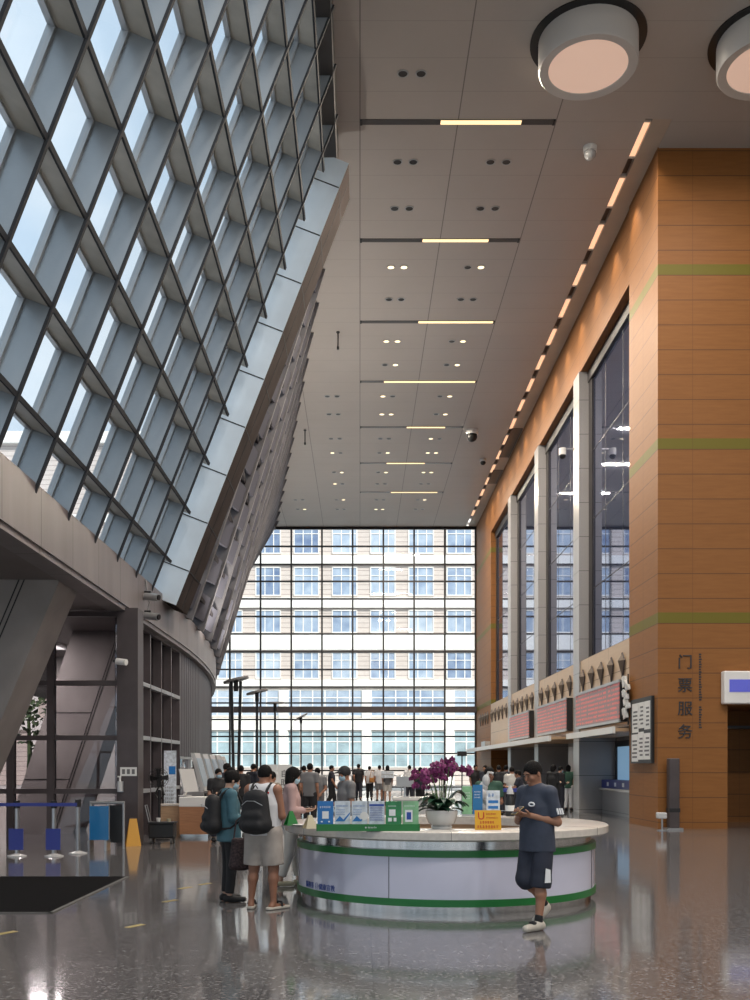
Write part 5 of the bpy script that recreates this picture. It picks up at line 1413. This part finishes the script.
B, _ = legs_sdf(J, .98, 1.88, .108, .068); skin_obj('trousers', B.mesh(.010), M['cloth_cream'], pk)
for s_ in 'LR': skin_obj('sandal', shoe_sdf(J, s_).mesh(.009, ((V3(0,0,.004), V3(0,0,-1)), (V3(0,0,.075), V3(0,0,1)))), M['beige_pl'], pk)
t = thing('phone', 'dark phone held by the woman in pink', 'phone', (-.68, 13.42, 1.06), 1.7); MB().box(-.036,.036,-.075,.075,-.005,.005).build('case', M['cloth_black'], t); MB().box(-.033,.033,-.07,.07,.005,.006).build('screen', M['ink'], t)

# ---- the crowd: a few poses, each person with own clothes
HV = .014
poses = {
 'stand': dict(STAND),
 'hold': dict(STAND, **HOLD, head=(0,-.035,1.565), pitch=.25),
 'back': dict(STAND, elL=(.22,.10,1.10), wrL=(.06,.17,.95), elR=(-.22,.10,1.10), wrR=(-.06,.17,.95), palmL=((0,.9,.2),(-.9,0,-.3)), palmR=((0,.9,.2),(.9,0,-.3))),
 'walk': dict(STAND, knL=(.09,-.10,.5), anL=(.09,-.16,.085), toeL=(.10,-.31,.03), knR=(-.09,.03,.48), anR=(-.09,.24,.14), toeR=(-.10,.11,.03), elL=(.215,.12,1.12), wrL=(.19,.05,.88), elR=(-.215,-.04,1.11), wrR=(-.19,-.16,.90)),
 'reach': dict(STAND, **HOLD, head=(0,-.04,1.56), pitch=.15),
}
poses['reach'].update(wrL=(.12,-.36,1.18), elL=(.22,-.10,1.15), wrR=(-.14,-.22,1.02))
lib = {}
def crowd_lib(pose, hairk, slv, leg):
    key = (pose, hairk, slv, leg)
    if key in lib: return lib[key]
    P = dict(poses[pose], thick=1.0 if hairk == 's' else .92)
    B, J, H, R = body_sdf(P, fr=.0105); out = {}
    def mk(nm, q): o = skin_obj(nm, q, M['skin']); me = o.data; bpy.data.objects.remove(o); return me
    kb = ('body', pose, hairk)
    if kb not in lib: lib[kb] = mk('body', B.mesh(HV))
    out['body'] = lib[kb]
    if hairk == 's': hb, hc = hair_short(J, H, R, back=0)
    elif hairk == 'cap':
        hb, hc = hair_short(J, H, R, back=0, r=1.08); hb.ell(H(0,-.11,.06), (.07,.07,.012), .01, R); hc = [(H(0,.06,-.03), R@V3(0,0,-1)), (H(0,-.13,-.03), (.095,.11,.082), R)]
    else: hb, hc = hair_short(J, H, R, full=True, back=.08, r=1.1); hb.ell(H(0,.045,-.05), (.085,.065,.09), .03, R); hc = [hc[0], (H(0,-.13,-.05), (.078,.12,.115), R)]
    out['hair' if hairk != 'cap' else 'cap'] = mk('hair', hb.mesh(.012, hc))
    out['shirt'] = mk('shirt', shirt_sdf(J, .84, slv, 1.05, .025)[0].mesh(HV))
    out['trousers' if leg > 1.3 else 'shorts'] = mk('trousers', legs_sdf(J, 1.0, leg, .112, .072 if leg > 1.3 else .105)[0].mesh(HV))
    Bs = [shoe_sdf(J, q) for q in 'LR']
    out['shoe'] = [mk('shoe', b.mesh(.012, ((V3(0,0,.004), V3(0,0,-1)),))) for b in Bs]
    out['J'] = J; out['HR'] = (H, R)
    lib[key] = out; return out
def person(px, Y, rz, label, top, bot, pose='stand', hairk='s', slv=.7, leg=1.92, s=.96, skin='skin', group=None, mask=False, z=0, shoe='cloth_black', hmat='hair'):
    L = crowd_lib(pose, hairk, slv, leg); x = (px-360)*Y/1000
    t = scaled_parent('person', label, (x, Y, z), rz, s, group)
    def put(nm, me, mat):
        o = bpy.data.objects.new(nm, me); C.objects.link(o); o.parent = t; o.material_slots[0].link = 'OBJECT'; o.material_slots[0].material = M[mat]; return o
    for k, me in L.items():
        if k in ('J', 'HR'): continue
        if k == 'shoe':
            for q in me: put('shoe', q, shoe)
        else: put(k, me, {'body': skin, 'hair': hmat, 'cap': 'cloth_black', 'shirt': top, 'trousers': bot, 'shorts': bot}[k])
    face_bits(t, L['J'], *L['HR'], eyes=Y < 28, mask=mask)
    return t
BK, FT, RT, LT = PI, 0, PI/2, -PI/2     # facing away, toward the camera, to the right, to the left
G1 = 'people by the far glass wall'; G2 = 'people at the ticket passage'; G3 = 'people at the kiosks'
# behind the counter
person(346, 15.3, -1.1, 'person with black cap and mask leaning behind the leaflet cards', 'cloth_grey', 'cloth_navy', 'hold', 'cap', .7, s=.95, mask=True)
person(489, 16.2, .15, 'woman in dark green top writing behind the counter beside the plastic bag', 'cloth_green', 'cloth_black', 'hold', 'l', .7, s=.94, skin='skin_tan')
# kiosks
person(218, 21.5, .5, 'person with blue mask and dark top facing the kiosk screens', 'cloth_black', 'cloth_navy', 'reach', 's', .7, s=.93, mask=True, group=G3, skin='skin_pale')
person(232, 20.6, -1.9, 'dark-haired person in grey top standing at the kiosks next to the masked one', 'cloth_grey', 'cloth_black', 'hold', 'l', .7, s=.94, group=G3, mask=True, skin='skin_pale')
person(226, 23.5, 2.2, 'tall dark figure behind the two people at the kiosks', 'cloth_navy', 'cloth_black', 'hold', 's', .7, s=1.0, group=G3)
person(241, 26.5, BK, 'person in black between the kiosks and the tall uplight post', 'cloth_black', 'cloth_black', 'stand', 's', .7, s=.97, group=G3)
person(253, 28.5, 2.4, 'person in dark shirt behind the man with black rucksack', 'cloth_navy', 'cloth_grey', 'hold', 's', .7, s=1.0, group=G3)
person(271, 18.0, 2.6, 'person in mottled brown shirt behind the couple', 'cloth_camo', 'cloth_black', 'hold', 's', .7, s=.90, group=G3)
person(293, 30.0, BK, 'person in black just above the pink shirted woman', 'cloth_black', 'cloth_navy', 'stand', 's', .7, s=.95, group=G3)
# far line, left to right
person(304, 33.0, BK, 'person in black top left of the broad grey pair', 'cloth_black', 'cloth_black', 'stand', 's', .7, s=.97, group=G1)
person(310, 26.0, 2.8, 'broad man in grey shirt with a dark bag strap', 'cloth_grey', 'cloth_black', 'stand', 's', .7, s=1.0, group=G1)
person(317.5, 26.6, BK+.2, 'man in grey with his hands clasped behind his back', 'cloth_grey', 'cloth_grey', 'back', 's', .7, s=.93, group=G1)
person(331.5, 38.0, RT, 'person in dark top walking beside the clasped-hands man', 'cloth_navy', 'cloth_black', 'walk', 's', .7, s=.98, group=G1)
person(345, 40.0, 2.2, 'short person in dark clothes behind the black cap', 'cloth_black', 'cloth_black', 'hold', 's', .7, s=.9, group=G1)
person(358.5, 47.0, BK, 'man in black t-shirt and dark trousers standing by the far glass', 'cloth_black', 'cloth_navy', 'walk', 's', .7, s=1.03, group=G1)
pw1 = person(369.5, 48.0, BK, 'person in white shirt with orange bag by the far glass', 'cloth_white', 'cloth_black', 'walk', 's', .7, s=.97, group=G1)
t = thing('shoulder_bag', 'small orange bag worn by the person in white by the far glass', 'bag', (pw1.location.x+.12, 47.78, .86)); MB().box(-.13,.13,-.06,.06,0,.22).build('bag_body', M['orange'], t, bevel=.03); MB().tube([(-.12,0,.2),(-.05,.0,.5),(.0,.06,.62),(.1,.02,.5),(.12,0,.2)], .012, 6).build('strap', M['orange'], t)
person(379.5, 46.5, BK, 'person in pale shirt and shorts beside the grey shirted one', 'cloth_white', 'cloth_grey', 'stand', 's', .7, .85, s=.99, group=G1)
pg = person(387.5, 43.5, BK, 'person in grey shirt and shorts carrying a pale box', 'cloth_grey', 'cloth_cream', 'stand', 'l', .7, .85, s=.98, group=G1, skin='skin_pale')
t = thing('carton_box', 'pale box carried on the back of the grey shirted person', 'box', (pg.location.x, 43.315, 1.12)); MB().box(-.27,.27,-.1,.06,0,.30).build('carton', M['card_white'], t, bevel=.01); MB().box(-.275,.275,-.105,.065,.13,.16).build('tape', M['frame_al'], t)
pr_ = person(409.5, 44.0, BK, 'person in white standing left of the orchid flowers', 'cloth_white', 'cloth_navy', 'stand', 's', .7, s=.99, group=G1)
t = thing('standing_desk', 'pale desk with a grey monitor left of the orchid', 'desk', ((409-360)*.030, 30, 0))
MB().box(-.5,.75,-.3,.3,.62,.70).build('top', M['white'], t); MB().box(-.48,.72,-.28,.28,0,.62).build('body', M['ceramic'], t)
t = thing('monitor', 'grey monitor seen from behind on the pale desk', 'monitor', ((405-360)*.030, 30, .702)); MB().box(-.26,.26,-.03,.02,.30,.62).build('panel', M['frame_al'], t, bevel=.01); MB().box(-.03,.03,0,.04,.02,.34).build('stand', M['steel'], t); MB().box(-.12,.12,-.09,.09,0,.02).build('foot', M['steel'], t)
person(420, 36.0, 2.5, 'person in dark clothes half hidden by the left orchid flowers', 'cloth_navy', 'cloth_black', 'hold', 's', .7, s=.94, group=G1)
person(475.5, 40.0, .3, 'person in black right of the orchid near the end pier', 'cloth_black', 'cloth_black', 'stand', 's', .7, s=1.0, group=G2)
person(485, 38.0, -.6, 'person in dark navy between end pier and green top woman', 'cloth_navy', 'cloth_black', 'stand', 's', .7, s=.98, group=G2)
person(499, 33.0, BK, 'person in black with pale collar at the ticket passage', 'cloth_black', 'cloth_navy', 'hold', 's', .7, s=.98, group=G2)
person(506, 35.0, 2.6, 'person in navy with grey trousers deep in the ticket passage', 'cloth_navy', 'cloth_grey', 'stand', 's', .7, s=.98, group=G2)
person(512, 29.5, BK, 'person in pale beige shirt seen from behind at the ticket passage', 'cloth_cream', 'cloth_navy', 'hold', 's', .7, s=.95, group=G2)
person(519, 27.0, -1.9, 'person in navy leaning in behind the phone man', 'cloth_navy', 'cloth_black', 'reach', 's', .7, s=.90, group=G2)
person(553, 33.0, 2.3, 'long-haired person in black right of the phone man', 'cloth_black', 'cloth_black', 'hold', 'l', 1.6, s=.99, group=G2, skin='skin_pale')
person(560, 34.2, 2.0, 'person in black with white mask at the ticket passage', 'cloth_black', 'cloth_navy', 'hold', 's', 1.6, s=.96, group=G2, mask=True, skin='skin_pale')
person(568.5, 36.6, 2.7, 'person in dark green top and white trousers by the stone pillar', 'cloth_green', 'cloth_white', 'stand', 'l', .7, s=.98, group=G2, shoe='cloth_black')
